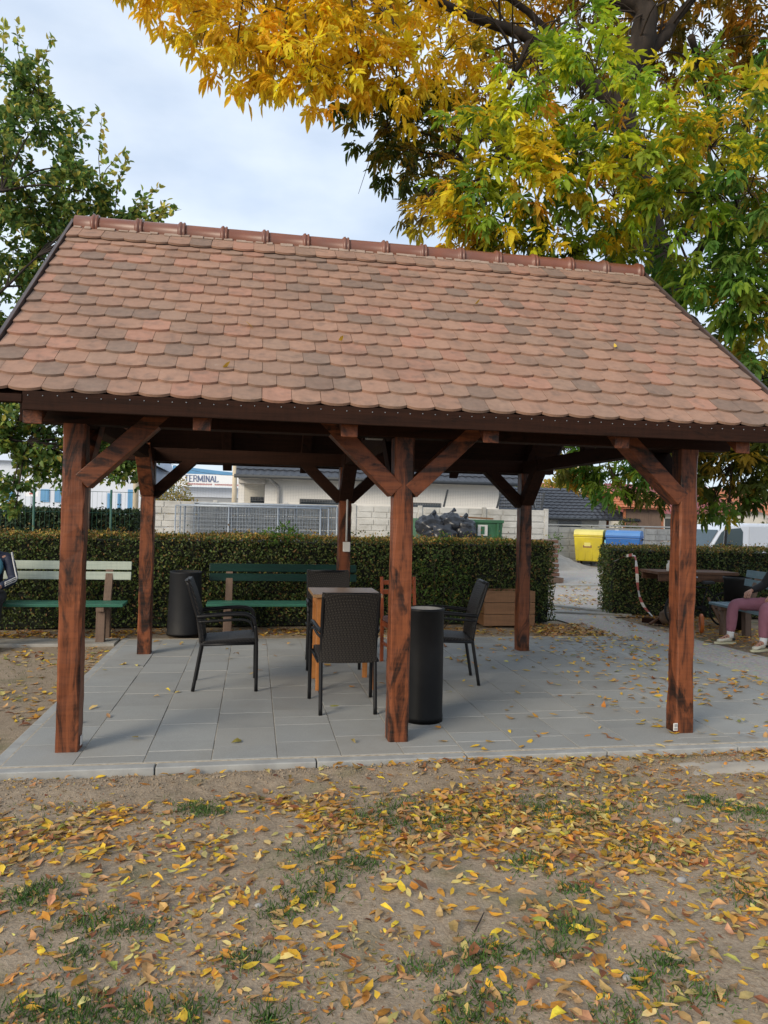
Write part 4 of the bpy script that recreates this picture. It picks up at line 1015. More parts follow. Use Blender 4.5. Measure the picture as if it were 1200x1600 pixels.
# ================================================================ BACKGROUND
cw = empty('concrete_wall', (4.0, 16.0, 0), 0, 'pale precast concrete panel wall behind the long hedge', 'wall')
def wall_panels(t, x0, x1, zt, mat, pw=1.5, rows=5, post=.12, th=.06, name='panel'):
    n = round((x1-x0)/pw); pw = (x1-x0)/n
    for k in range(n+1): MB().b2(x0+k*pw-post/2, x0+k*pw+post/2, -th, th, -.05, zt+.04).build('post', M[mat], t, .01)
    sh = None
    for k in range(n):
        for r in range(rows):
            h = zt/rows; z0 = r*h+.006
            if sh is None:
                b = MB().b2(-pw/2+post/2+.002, pw/2-post/2-.002, -.03, .03, 0, h-.012)
                rr = random.Random(5)
                for q in range(4):
                    for s in range(2):
                        xx = -pw/2+post/2+.03+(pw-post-.06)*q/4+(s*.06); ww = (pw-post-.06)/4-.03
                        b.b2(max(xx, -pw/2+post/2+.01), min(xx+ww, pw/2-post/2-.01), -.043-.008*rr.random(), -.0305, h*(.06+.46*s), h*(.06+.46*s)+h*.40)
                sh = b.mesh(name); sh.materials.append(M[mat])
            link(name, sh, None, t, (x0+(k+.5)*pw, 0, z0))
wall_panels(cw, -5.9, 5.85, 1.86, 'concrete_wall', 1.95)
cf = empty('concrete_fence', (16.6, 19.5, 0), 0, 'grey patterned concrete fence behind the yellow and blue containers', 'fence')
wall_panels(cf, -5.4, 6.0, 1.34, 'concrete_fence', 1.9, 3)
MB().b2(-5.4, 6.0, -.09, .09, 1.382, 1.43).build('coping', M['concrete_fence'], cf, .01)
# wire mesh on the wall
mf = empty('mesh_fence', (4.0, 16.12, 1.9), 0, 'thin dark wire mesh fence standing on the concrete wall', 'fence')
for x, lean in ((-3.93, 0), (-2.24, 0), (-.56, .0), (1.2, 0), (2.79, .11), (4.46, .13), (5.84, .1)):
    MB().bar((x-lean, 0, -.02), (x, 0, .50), .05, .05).build('post', M['wire_dark'], mf)
w = MB()
for k in range(11): w.b2(-5.6, 5.85, .028, .031, .03+.042*k, .0335+.042*k)
for k in range(150): w.b2(-5.6+k*.0765, -5.5975+k*.0765, .032, .0345, .02, .49)
w.build('mesh_wire', M['lamp_grey'], mf)
# stacked galvanised fence panels
def fence_panel(x0, y, lean, w_, h_, label):
    t = empty('fence_panel', (x0, y, 0), 0, label, 'fence panel', 'galvanised fence panels leaning on the concrete wall'); R = lambda x, z: (x, z*lean, z)
    f = MB()
    for a, b in (((0, .02), (w_, .02)), ((0, h_), (w_, h_)), ((0, .02), (0, h_)), ((w_, .02), (w_, h_)), ((w_*.36, .02), (w_*.36, h_)), ((w_*.70, .02), (w_*.70, h_))): f.tube([R(*a), R(*b)], .021, 6)
    f.build('frame', M['galvanised'], t)
    g = MB()
    for k in range(1, int(w_/.075)): g.bar(R(k*.075, .03), R(k*.075, h_-.01), .010, .010, (0, 1, 0))
    for k in range(1, int(h_/.11)): g.bar(R(.01, k*.11), R(w_-.01, k*.11), .009, .009)
    g.build('mesh', M['galvanised'], t)
for k in range(5):
    fence_panel(-.98+.12*k+(.25 if k == 3 else 0), 15.42+.07*k, .13, 3.95-.12*(k % 2), 1.73+.022*k-.03*(k == 2), ['frontmost galvanised fence panel leaning on the concrete wall', 'second galvanised fence panel of the leaning stack, behind the front one', 'middle galvanised fence panel of the leaning stack', 'fourth galvanised fence panel of the leaning stack', 'rearmost galvanised fence panel of the leaning stack'][k])
# houses
def tiled_plane(mb, x0, x1, y0, z0, y1, z1, rows, nx_, amp=.022):
    """low metal-tile relief: stepped courses with waves"""
    sl = math.hypot(y1-y0, z1-z0); nrm = Vector((0, -(z1-z0), (y1-y0))).normalized(); vs = []; fs = []
    cols = nx_*4
    for r in range(rows):
        for e in (0, 1):
            t_ = (r+e*.985)/rows
            for c in range(cols+1):
                x = x0+(x1-x0)*c/cols; h = amp*(.6+.6*math.sin(c*math.pi/2))+(.03 if e == 0 else .0)
                vs.append((x, y0+(y1-y0)*t_+nrm.y*h, z0+(z1-z0)*t_+nrm.z*h))
    W = cols+1
    for r in range(rows*2-1):
        for c in range(cols): fs.append((r*W+c, r*W+c+1, (r+1)*W+c+1, (r+1)*W+c))
    mb.add(vs, fs, False); return mb
hs = empty('white_house', (4.6, 20.5, 0), 0, 'low white house with dark grey tiled roof behind the concrete wall', 'house')
ox, oy = 4.6, 20.5
def hb(parent, o_, *b): return MB().b2(b[0]-o_[0], b[1]-o_[0], b[2]-o_[1], b[3]-o_[1], b[4], b[5])
O2 = (ox, oy)
hb(hs, O2, 1.45, 9.2, 18.5, 23, -.05, 2.9).build('wall', M['white_render'], hs)
hb(hs, O2, .62, 1.448, 19.2, 23, -.05, 2.62).build('porch_wall', M['cream_render'], hs)
hb(hs, O2, .62, 1.448, 18.3, 19.198, 2.50, 2.66).build('porch_soffit', M['soffit'], hs, .01)
hb(hs, O2, .62, .80, 18.5, 18.68, 0, 2.499).build('porch_pillar', M['white_render'], hs)
rf = tiled_plane(MB(), .55-ox, 9.85-ox, 17.85-oy, 2.72, 22-oy, 5.0, 12, 40).build('roof', M['roof_slate'], hs)
rf2 = MB().add([(.55-ox, 17.9-oy, 2.69), (9.85-ox, 17.9-oy, 2.69), (9.85-ox, 22-oy, 4.97), (.55-ox, 22-oy, 4.97), (9.85-ox, 25-oy, 2.9), (.55-ox, 25-oy, 2.9)], [(0, 1, 2, 3), (3, 2, 4, 5)]).build('roof_deck', M['roof_slate'], rf)
MB().tube([(.5-ox, 17.82-oy, 2.70), (9.9-ox, 17.82-oy, 2.70)], .06, 8).build('gutter', M['wire_dark'], hs)
hb(hs, O2, .62, 9.2, 17.9, 18.498, 2.64, 2.67).build('soffit', M['soffit'], hs)
MB().tube(curve([(1.55-ox, 17.85-oy, 2.68), (1.65-ox, 18.1-oy, 2.58), (1.86-ox, 18.42-oy, 2.42), (1.88-ox, 18.43-oy, 2.2), (1.88-ox, 18.43-oy, .3)], 5), .05, 8).build('downpipe', M['lamp_grey'], hs)
for (a, b, z0, z1) in ((2.55, 3.9, 1.65, 2.06), (6.05, 7.2, 1.6, 2.04)):
    wdw = hb(hs, O2, a, b, 18.47, 18.499, z0, z1).build('window', M['wire_dark'], hs); hb(hs, O2, a+.05, b-.05, 18.455, 18.469, z0+.05, z1-.05).build('pane', M['glass_dark'], wdw)
hb(hs, O2, 1.0, 1.44, 19.17, 19.199, 1.5, 2.1).build('door_opening', M['glass_dark'], hs)
ob = empty('outbuilding', (12.3, 24, 0), 0, 'low cream outbuilding with dark grey hipped roof right of the white house', 'building'); O3 = (12.3, 24)
hb(ob, O3, 10.9, 14.7, 22.3, 26, -.05, 1.75).build('wall', M['cream_render'], ob)
hb(ob, O3, 10.2, 10.898, 22.9, 26, -.05, 1.74).build('dark_recess', M['planter_wood'], ob)
r_ = tiled_plane(MB(), 9.6-12.3, 16.25-12.3, 21.9-24, 1.66, 24.2-24, 2.92, 10, 28)
keepf = []
r_.v = [(min(x, 16.2-12.3-(z-1.66)*1.6), y, z) for x, y, z in r_.v]
ro = r_.build('roof', M['roof_slate'], ob)
MB().add([(9.6-12.3, -2.1, 1.63), (3.9, -2.1, 1.63), (1.88, .2, 2.89), (-2.7, .2, 2.89), (3.9, 2.4, 1.63), (-2.7, 2.4, 1.63)], [(0, 1, 2, 3), (1, 4, 2), (3, 2, 4, 5)]).build('roof_deck', M['roof_slate'], ro)
MB().tube([(-2.7, -2.15, 1.64), (3.92, -2.15, 1.64)], .05, 8).build('gutter', M['wire_dark'], ob)
for xx in (-2.0, -.35): MB().bar((xx, -2.15, 1.72), (xx+.3, -.9, 2.40), .06, .05).build('snow_rail', M['wire_dark'], ob)
wdw = hb(ob, O3, 12.95, 13.95, 22.26, 22.299, 1.22, 1.56).build('window', M['lamp_grey'], ob); hb(ob, O3, 13.0, 13.9, 22.245, 22.259, 1.26, 1.52).build('pane', M['glass_dark'], wdw)
# gazebo and red roofs
gz_ = empty('gazebo', (16.4, 22.6, 0), 0, 'brown screened garden shed with orange gabled tile roof behind the grey fence', 'shed'); 
for sx in (-1, 1):
    for sy in (-1, 1): MB().b2(sx*.82-.04, sx*.82+.04, sy*.7-.04, sy*.7+.04, 0, 2.15).build('post', M['roof_orange'], gz_)
MB().b2(-.78, .78, -.70, -.68, .1, 2.1).build('screen', M['grey_wood'], gz_); MB().b2(.80, .82, -.66, .66, .1, 2.1).build('screen', M['grey_wood'], gz_)
MB().b2(-.78, .78, -.715, -.702, 1.2, 1.26).build('rail', M['roof_orange'], gz_)
gr = tiled_plane(MB(), -1.3, 1.0, -1.0, 2.12, 0, 2.78, 6, 12, .015).build('roof', M['roof_orange'], gz_)
MB().add([(-1.3, -1, 2.09), (1.0, -1, 2.09), (1.0, 0, 2.75), (-1.3, 0, 2.75), (1.0, 1, 2.09), (-1.3, 1, 2.09)], [(0, 1, 2, 3), (3, 2, 4, 5)]).build('roof_deck', M['roof_orange'], gr)
MB().add([(.9, -.8, 2.1), (.9, .8, 2.1), (.9, 0, 2.7)], [(0, 1, 2)]).build('gable', M['planter_wood'], gz_)
rh = empty('red_roof_house', (23.8, 33, 0), 0, 'house with plain dull red metal roof behind the right post', 'house')
MB().b2(-3, 3, -2, 4, 0, 2.1).build('wall', M['cream_render'], rh)
rr = MB().add([(-3.4, -2.4, 2.05), (3.4, -2.4, 2.05), (3.4, 1, 3.75), (-3.0, 1, 3.75), (3.4, 4.4, 2.05), (-3.4, 4.4, 2.05)], [(0, 1, 2, 3), (3, 2, 4, 5), (1, 4, 2), (0, 3, 5)]).build('roof', M['roof_red'], rh)
sm = MB()
for k in range(22): sm.bar((-3.3+.31*k, -2.4, 2.08), (-2.95+.30*k, 1, 3.78), .03, .03)
sm.build('seam', M['roof_red'], rr)
MB().b2(-1, 0, -2.03, -2.001, 1, 1.8).build('window', M['glass_dark'], rh)
oh = empty('orange_roof_house', (27.5, 44, 0), 0, 'long house with orange tile roof far behind the red roofed house', 'house')
MB().b2(-6.5, 10, -2, 5, 0, 2.6).build('wall', M['cream_render'], oh)
tiled_plane(MB(), -7, 10.4, -2.5, 2.5, 1.5, 4.3, 9, 50, .03).build('roof', M['roof_orange'], oh)
MB().b2(-2.2, -1.7, .8, 1.3, 3.9, 4.9).build('chimney', M['roof_orange'], oh)
oh2 = empty('orange_roof_house', (26.3, 26, 0), 0, 'orange tiled roof above the brown bush at the right edge', 'house')
MB().b2(-2.4, 6, -2, 4, 0, 1.9).build('wall', M['cream_render'], oh2); tiled_plane(MB(), -2.8, 6.4, -2.4, 1.85, 1, 3.05, 8, 28, .02).build('roof', M['roof_orange'], oh2); MB().b2(1.5, 2.6, -2.03, -2.001, .9, 1.6).build('window', M['glass_dark'], oh2)
# far left buildings
fb_ = empty('white_building', (-14, 43, 0), 0, 'far white building with narrow blue windows behind the left tree', 'building')
MB().b2(-16, 9.0, -3, 6, 0, 4.3).build('wall', M['far_white'], fb_)
MB().add([(-16.4, -3.4, 4.25), (9.4, -3.4, 4.25), (9.4, 1.5, 5.6), (-16.4, 1.5, 5.6), (9.4, 6.4, 4.25), (-16.4, 6.4, 4.25)], [(0, 1, 2, 3), (3, 2, 4, 5), (1, 4, 2), (0, 3, 5)]).build('roof', M['far_white'], fb_)
for (a, b, z0, z1) in ((2.98, 3.44, 1.95, 2.68), (3.74, 4.24, 1.95, 2.68), (4.9, 5.15, 1.6, 2.7), (5.3, 5.6, 1.3, 2.5), (6.64, 6.83, 1.3, 2.55), (7.21, 7.37, 1.3, 2.55), (7.78, 8.2, 0, 2.8), (1.0, 1.5, 1.95, 2.68), (-.5, 0, 1.95, 2.68)):
    wdw = MB().b2(a, b, -3.06, -3.001, z0, z1).build('window', M['far_blue'], fb_); MB().b2(a+.06, b-.06, -3.08, -3.061, z0+.08, z1-.08).build('pane', M['far_blue'], wdw)
tmn = empty('terminal_building', (-1.2, 41, 0), 0, 'far low building with blue roof edge and white TERMINAL sign board', 'building')
MB().b2(-2.2, 2.0, .3, 6, 0, 3.1).build('wall', M['far_grey'], tmn)
MB().b2(-2.15, 1.95, .2, .299, 2.5, 3.1).build('glazing', M['far_white'], tmn)
MB().add([(-2.6, -.2, 3.87), (2.4, -.2, 3.87), (2.4, -.2, 3.92), (-2.6, -.2, 4.35), (-2.6, 6, 4.35), (2.4, 6, 3.92), (2.4, 6, 3.8), (-2.6, 6, 3.8)], [(0, 1, 2, 3), (3, 2, 5, 4), (4, 5, 6, 7), (0, 3, 4, 7), (1, 6, 5, 2), (0, 7, 6, 1)]).build('roof', M['far_blue'], tmn)
sg = MB().b2(-2.6, 1.75, -.5, -.42, 3.12, 3.86).build('sign_board', M['sign_white'], tmn)
def letters(s, x, z, h, depth=.02):
    """capital letters with serifs, built from bars in the x-z plane"""
    G = {'T': ((0, 1, .62, 1), (.31, 0, .31, 1)), 'E': ((.08, 0, .08, 1), (.0, 1, .55, 1), (.08, .5, .42, .5), (0, 0, .58, 0)), 'R': ((.08, 0, .08, 1), (0, 1, .45, 1), (.45, 1, .55, .85), (.55, .85, .55, .65), (.55, .65, .42, .5), (.08, .5, .42, .5), (.34, .5, .62, 0)),
         'M': ((.06, 0, .06, 1), (.06, 1, .4, .1), (.4, .1, .74, 1), (.74, 0, .74, 1)), 'I': ((.12, 0, .12, 1), (0, 0, .24, 0), (0, 1, .24, 1)), 'N': ((.08, 0, .08, 1), (.08, 1, .56, 0), (.56, 0, .56, 1)), 'A': ((.0, 0, .32, 1), (.32, 1, .64, 0), (.14, .34, .5, .34)), 'L': ((.08, 0, .08, 1), (0, 0, .54, 0), (.54, 0, .54, .2))}
    W = {'T': .72, 'E': .68, 'R': .74, 'M': .92, 'I': .36, 'N': .76, 'A': .74, 'L': .62}
    out = MB()
    for ch in s:
        for k, (a, b, c, d) in enumerate(G[ch]):
            wd_ = .13 if abs(d-b) > .5 else .09
            out.bar((x+a*h, 0, z+b*h), (x+c*h, 0, z+d*h), wd_*h, depth+.0007*k, (0, 1, 0))
        if ch in 'RMNA':
            for q in (G[ch][0][0], W[ch]-.14): out.bar((x+(q-.09)*h, 0, z), (x+(q+.11)*h, 0, z), .06*h, depth+.006, (0, 1, 0))
        x += W[ch]*h
    return out, x
lt_, xe = letters('TERMINAL', -1.86, 3.42, .36)
lt_.build('lettering', M['sign_ink'], sg, loc=(0, -.52, 0))
sl_ = MB(); x = -1.75
while x < 1.3:
    w_ = rnd.uniform(.05, .11)
    if rnd.random() < .85: sl_.b2(x, x+w_*.35, -.51, -.501, 3.22, 3.31).b2(x+w_*.5, x+w_*.8, -.51, -.501, 3.22, 3.29+.02*rnd.random())
    x += w_
sl_.build('small_lettering', M['sign_red'], sg)
def pole(x, y, h, label, top=True):
    t = empty('utility_pole', (x, y, 0), 0, label, 'pole'); MB().tube([(0, 0, 0), (0, 0, h)], [.14, .10], 10).build('shaft', M['pole_concrete'], t)
    MB().b2(-.7, .7, -.05, .05, h-.35, h-.25).build('crossarm', M['pole_concrete'], t)
pole(-4.24, 30, 7.2, 'sunlit cream utility pole seen through the left tree'); pole(.16, 31, 4.9, 'cream pole just left of the white house'); pole(17.95, 31.2, 6.2, 'grey pole behind the dark outbuilding roof')
wr = MB()
for a, b in (((.16, 31, 4.6), (17.95, 31.2, 5.4)), ((-4.24, 30, 6.6), (.16, 31, 4.6)), ((17.95, 31.2, 5.9), (34, 29, 4.0)), ((17.95, 31.2, 5.2), (34, 29, 3.6)), ((-4.24, 30, 4.4), (1.5, 29, 3.4))):
    a, b = Vector(a), Vector(b); wr.tube([a.lerp(b, k/12)-Vector((0, 0, 2.0*(k/12)*(1-k/12))) for k in range(13)], .012, 4)
tag(wr.build('overhead_wires', M['wire_dark']), 'thin overhead wires between the far poles', 'wires')
rs_ = empty('round_road_sign', (-7.57, 26, 0), 0, 'round white road sign with a small plate on a pole, seen through the left tree', 'sign')
MB().tube([(0, 0, 0), (0, 0, 2.9)], .03).build('pole', M['galvanised'], rs_)
MB().lathe([(0, -.01), (.25, -.01), (.25, .01), (0, .01)], n=28).build('disc', M['sign_white'], rs_, loc=(0, -.045, 2.52), rot=(math.pi/2, 0, 0))
q_ = MB().b2(-.25, .25, -.055, -.035, 2.03, 2.24).build('plate', M['sign_white'], rs_); MB().b2(-.08, .08, -.062, -.056, 2.11, 2.17).build('mark', M['sign_red'], q_)
gf = empty('green_wire_fence', (-5, 8.8, 0), 0, 'thin green wire fence in front of the dark hedge, far left', 'fence')
for x in (-2.28, .45, 2.3, 3.6): MB().tube([(x, 0, 0), (x, 0, 1.92)], .02, 8).build('post', M['green_metal'], gf)
g = MB()
for z in (.5, 1.0, 1.5, 1.88): g.tube([(-4, 0, z), (4.0, 0, z)], .006, 4)
for k in range(100): g.b2(-4+.08*k, -3.997+.08*k, -.001, .001, .05, 1.88)
g.build('wires', M['green_metal'], gf)
lp = empty('lattice_post', (-1.85, 8.95, 0), 0, 'weathered grey wooden post behind the left front post', 'post')
MB().b2(-.06, .06, -.06, .06, 0, 2.0).build('shaft', M['grey_wood'], lp, .01); MB().box((0, 0, 2.02), (.15, .15, .04)).build('cap', M['grey_wood'], lp)
# containers
def container(name, loc, w, h, d, m_body, m_lid, label, rz=0, round_lid=False):
    t = empty(name, loc, rz, label, 'waste container'); hb_ = h*.80
    MB().box((0, 0, .17+(hb_-.17)/2), (w*.84, d*.80, hb_-.17), None, (1.17, 1.2)).build('body', M[m_body], t, .03)
    MB().b2(-w/2, w/2, -d/2, d/2, hb_, hb_+.07).build('rim', M[m_body], t, .02)
    n = 8; pts = [(-d/2, hb_+.072)]
    for k in range(n+1):
        a = math.pi*k/n; pts.append((-d/2*.98*math.cos(a), hb_+.075+(h-hb_-.075)*math.sin(a)**.6))
    MB().prism(pts+[(d/2, hb_+.072)], 0, -w/2*.98, w/2*.98).build('lid', M[m_lid], t, .012)
    for k in range(4): MB().b2(-w*.36+k*w*.24-.02, -w*.36+k*w*.24+.02, -d*.405-.035, -d*.40, .22, hb_-.05).build('rib', M[m_body], t, .008)
    for sx in (-1, 1):
        for sy in (-1, 1):
            w__ = MB().tube([(sx*w*.34-.025, sy*d*.32, .085), (sx*w*.34+.025, sy*d*.32, .085)], .085, 14).build('wheel', M['rubber'], t); MB().b2(sx*w*.34-.045, sx*w*.34+.045, sy*d*.32-.03, sy*d*.32+.03, .10, .20).build('caster', M['grey_wood'], w__)
        MB().tube([(sx*w*.52, -.1, hb_-.05), (sx*w*.52, .1, hb_-.05)], .03, 8).build('lift_pin', M['black_metal'], t)
    return t
cy = container('waste_container', (12.75, 19.0, 0), 1.0, 1.27, .85, 'bin_yellow', 'bin_yellow_lid', 'yellow wheeled waste container in the yard beyond the hedge gap', -.62)
MB().b2(-.17, .12, -.385, -.372, .64, .98).build('sticker_frame', M['planter_wood'], cy); MB().b2(-.13, .08, -.392, -.386, .69, .93).build('sticker', M['bin_yellow_lid'], cy)
cbl = container('waste_container', (13.70, 18.35, 0), 1.15, 1.27, 1.1, 'bin_blue', 'bin_blue_lid', 'blue wheeled waste container next to the yellow one', -.62)
MB().b2(-.60, -.38, -.437, -.425, .72, .93).build('sticker', M['sticker_cyan'], cbl); MB().b2(.2, .55, -.45, -.43, .62, .88).build('flap', M['wire_dark'], cbl); MB().box((-.25, -.02, 1.275), (.12, .05, .02)).build('lid_mark', M['white_plastic'], cbl)
gc = empty('green_skip', (6.4, 13.7, 0), 0, 'green metal waste skip behind the hedge, heaped with black bags', 'skip')
MB().box((0, 0, .82), (2.0, 1.3, 1.40), None, (1.05, 1.05)).build('body', M['container_green'], gc, .02)
for k in range(4): MB().b2(-.95+.62*k-.03, -.95+.62*k+.03, -.73, -.66, .2, 1.44).build('rib', M['container_green'], gc, .008)
for y_ in (-.69, .69): MB().b2(-1.07, 1.07, y_-.03, y_+.03, 1.45, 1.53).build('rim', M['container_green'], gc, .01)
lb = MB().b2(.36, .62, -.745, -.731, 1.12, 1.40).build('white_emblem', M['white_plastic'], gc); MB().b2(.44, .54, -.752, -.746, 1.16, 1.36).build('emblem_mark', M['container_green'], lb)
bags = [((5.55, 13.0, 1.32), (.42, .36, .30), 'shiny black rubbish bag at the left end of the green skip'), ((6.05, 12.95, 1.42), (.36, .34, .26), 'uppermost black rubbish bag in the middle of the heap on the green skip'), ((6.35, 12.88, 1.26), (.34, .32, .30), 'black rubbish bag next to the white emblem of the green skip'), ((5.75, 12.75, 1.15), (.40, .30, .26), 'lower black rubbish bag hanging over the edge of the green skip')]
for (l, r_, lab) in bags:
    t = empty('rubbish_bag', l, 0, lab, 'bag', 'black bags heaped on the green skip'); s_ = MB().sphere((0, 0, 0), r_, 30, 20); vs = []
    for i, (x, y, z) in enumerate(s_.v):
        k = 1+.13*math.sin(x*17+l[0]*9)*math.cos(z*19+y*7)+.08*math.sin(y*31+z*23)+.05*math.sin(x*43+z*37); vs.append((x*k, y*k, z*k))
    s_.v = vs; s_.build('sack', M['garbage_bag'], t); MB().tube([(0, 0, r_[2]*.8), (.03, 0, r_[2]+.05), (.10, .02, r_[2]+.09)], [.10, .03, .06], 8).build('tied_neck', M['garbage_bag'], t)
for k, (x0, x1, y_, lab) in enumerate(((6.0, 7.3, 13.4, 'reddish plank lying across the top of the green skip'), (6.3, 7.42, 13.7, 'second reddish plank at the back of the green skip top'))):
    tag(MB().bar((x0, y_, 1.60), (x1, y_+.1, 1.56), .16, .04).bar((x0+.1, y_, 1.623), (x0+.2, y_+.01, 1.62), .10, .006).build('scrap_plank', M['planter_wood'], None, .004), lab, 'plank')
st = empty('tile_stack', (8.34, 12.6, 0), .1, 'stack of red-brown clay tiles on a pallet behind the hedge end', 'tile stack')
MB().b2(-.42, .42, -.4, .4, .0, .12).build('pallet', M['grey_wood'], st)
for k in range(8): MB().box((rnd.uniform(-.05, .05), rnd.uniform(-.03, .03), .19+.118*k), (.70-.012*k, .62, .085), Matrix.Rotation(rnd.uniform(-.08, .08), 3, 'Z') @ Matrix.Rotation(rnd.uniform(-.03, .03), 3, 'Y')).build('tile_layer', M['stack_clay'], st, .01)
sh_ = MB(); n_ = 30; vs = [(0, 0, .68)]; fs = []
for r in range(1, 9):
    for k in range(n_):
        a = 2*math.pi*k/n_; R_ = r/8*1.75*(1+.14*math.sin(2*a)+.07*math.sin(5*a+1)); vs.append((R_*math.cos(a), R_*math.sin(a)*.8, .68*(1-r/8)**1.1-.02+.03*math.sin(7*a+r*2)*(r < 8)))
fs = [(0, 1+k, 1+(k+1) % n_) for k in range(n_)] + [(1+(r-1)*n_+k, 1+r*n_+k, 1+r*n_+(k+1) % n_, 1+(r-1)*n_+(k+1) % n_) for r in range(1, 8) for k in range(n_)]
sd_ = sh_.add(vs, fs, True).build('sand_heap', M['sand'], None, loc=(10.55, 17.9, -.012)); tag(sd_, 'low heap of pale sand in the yard left of the yellow container', 'sand heap')
# van
vn = empty('panel_van', (14.65, 12.7, -.05), 0, 'white panel van with dark cab windows parked behind the right hedge', 'van')
prof = [(-2.35, .35), (-2.38, .78), (-2.05, .98), (-1.72, 1.46), (-1.50, 1.585), (-.9, 1.645), (2.0, 1.655), (2.12, 1.58), (2.16, .4), (2.1, .28), (-2.25, .28)]
bd = MB().prism(prof, 1, -.78, .78).build('body', M['van_white'], vn, .07)
MB().prism([(-1.99, 1.0), (-1.74, 1.40), (-1.66, 1.46), (-1.70, 1.0)], 1, -.796, -.79).build('quarter_window', M['mower_glass'], vn)
MB().prism([(-1.60, 1.0), (-1.57, 1.48), (-1.20, 1.52), (-1.13, 1.42), (-1.14, 1.0)], 1, -.797, -.79).build('side_window', M['mower_glass'], vn)
MB().prism([(-1.68, .98), (-1.64, 1.48), (-1.58, 1.49), (-1.61, .98)], 1, -.80, -.791).build('window_pillar', M['rubber'], vn)
MB().prism([(-.95, .5), (-.95, 1.56), (1.95, 1.575), (1.98, .5)], 1, -.794, -.785).build('side_panel', M['van_grey'], vn, .004)
MB().prism([(.0, .98), (.05, 1.30), (.25, 1.42), (1.7, 1.42), (1.8, 1.3), (1.8, .95)], 1, -.803, -.795).build('pressed_panel', M['van_grey'], vn, .008)
MB().add([(-2.04, -.68, 1.0), (-1.735, -.66, 1.45), (-1.735, .66, 1.45), (-2.04, .68, 1.0)], [(0, 1, 2, 3)]).build('windscreen', M['mower_glass'], vn, loc=(-.016, 0, .01))
for x in (-1.55, 1.35):
    for y in (-.74, .74):
        wh_ = MB().tube([(x, y-.09, .33), (x, y+.09, .33)], .32, 22).build('wheel', M['rubber'], vn); MB().tube([(x, y-.098, .33), (x, y+.098, .33)], .2, 18).build('rim', M['galvanised'], wh_)
for y in (-.6, .6): MB().box((-2.33, y, .72), (.12, .26, .16)).build('headlight', M['white_plastic'], vn, .03)
MB().box((-1.55, -.90, 1.02), (.10, .16, .18)).build('mirror', M['rubber'], vn, .03)
# ================================================================ PEOPLE
def skinned(name, V, E, R, mat, parent, sub=2, root=0):
    me = bpy.data.meshes.new(name); me.from_pydata([tuple(v) for v in V], E, []); o = link(name, me, mat, parent)
    s = o.modifiers.new('skin', 'SKIN'); s.use_smooth_shade = True; s.branch_smoothing = .6
    d = me.skin_vertices[0].data
    for i, r in enumerate(R): d[i].radius = r if isinstance(r, tuple) else (r, r); d[i].use_root = (i == root)
    m_ = o.modifiers.new('sub', 'SUBSURF'); m_.levels = sub; m_.render_levels = sub
    return o
def chains(chs):
    """list of chains of (point, radius); equal points are merged"""
    V, E, R, idx = [], [], [], {}
    for ch in chs:
        pr = None
        for p, r in ch:
            k = tuple(round(c, 4) for c in p)
            if k not in idx: idx[k] = len(V); V.append(p); R.append(r)
            i = idx[k]
            if pr is not None and (pr, i) not in E: E.append((pr, i))
            pr = i
    return V, E, R
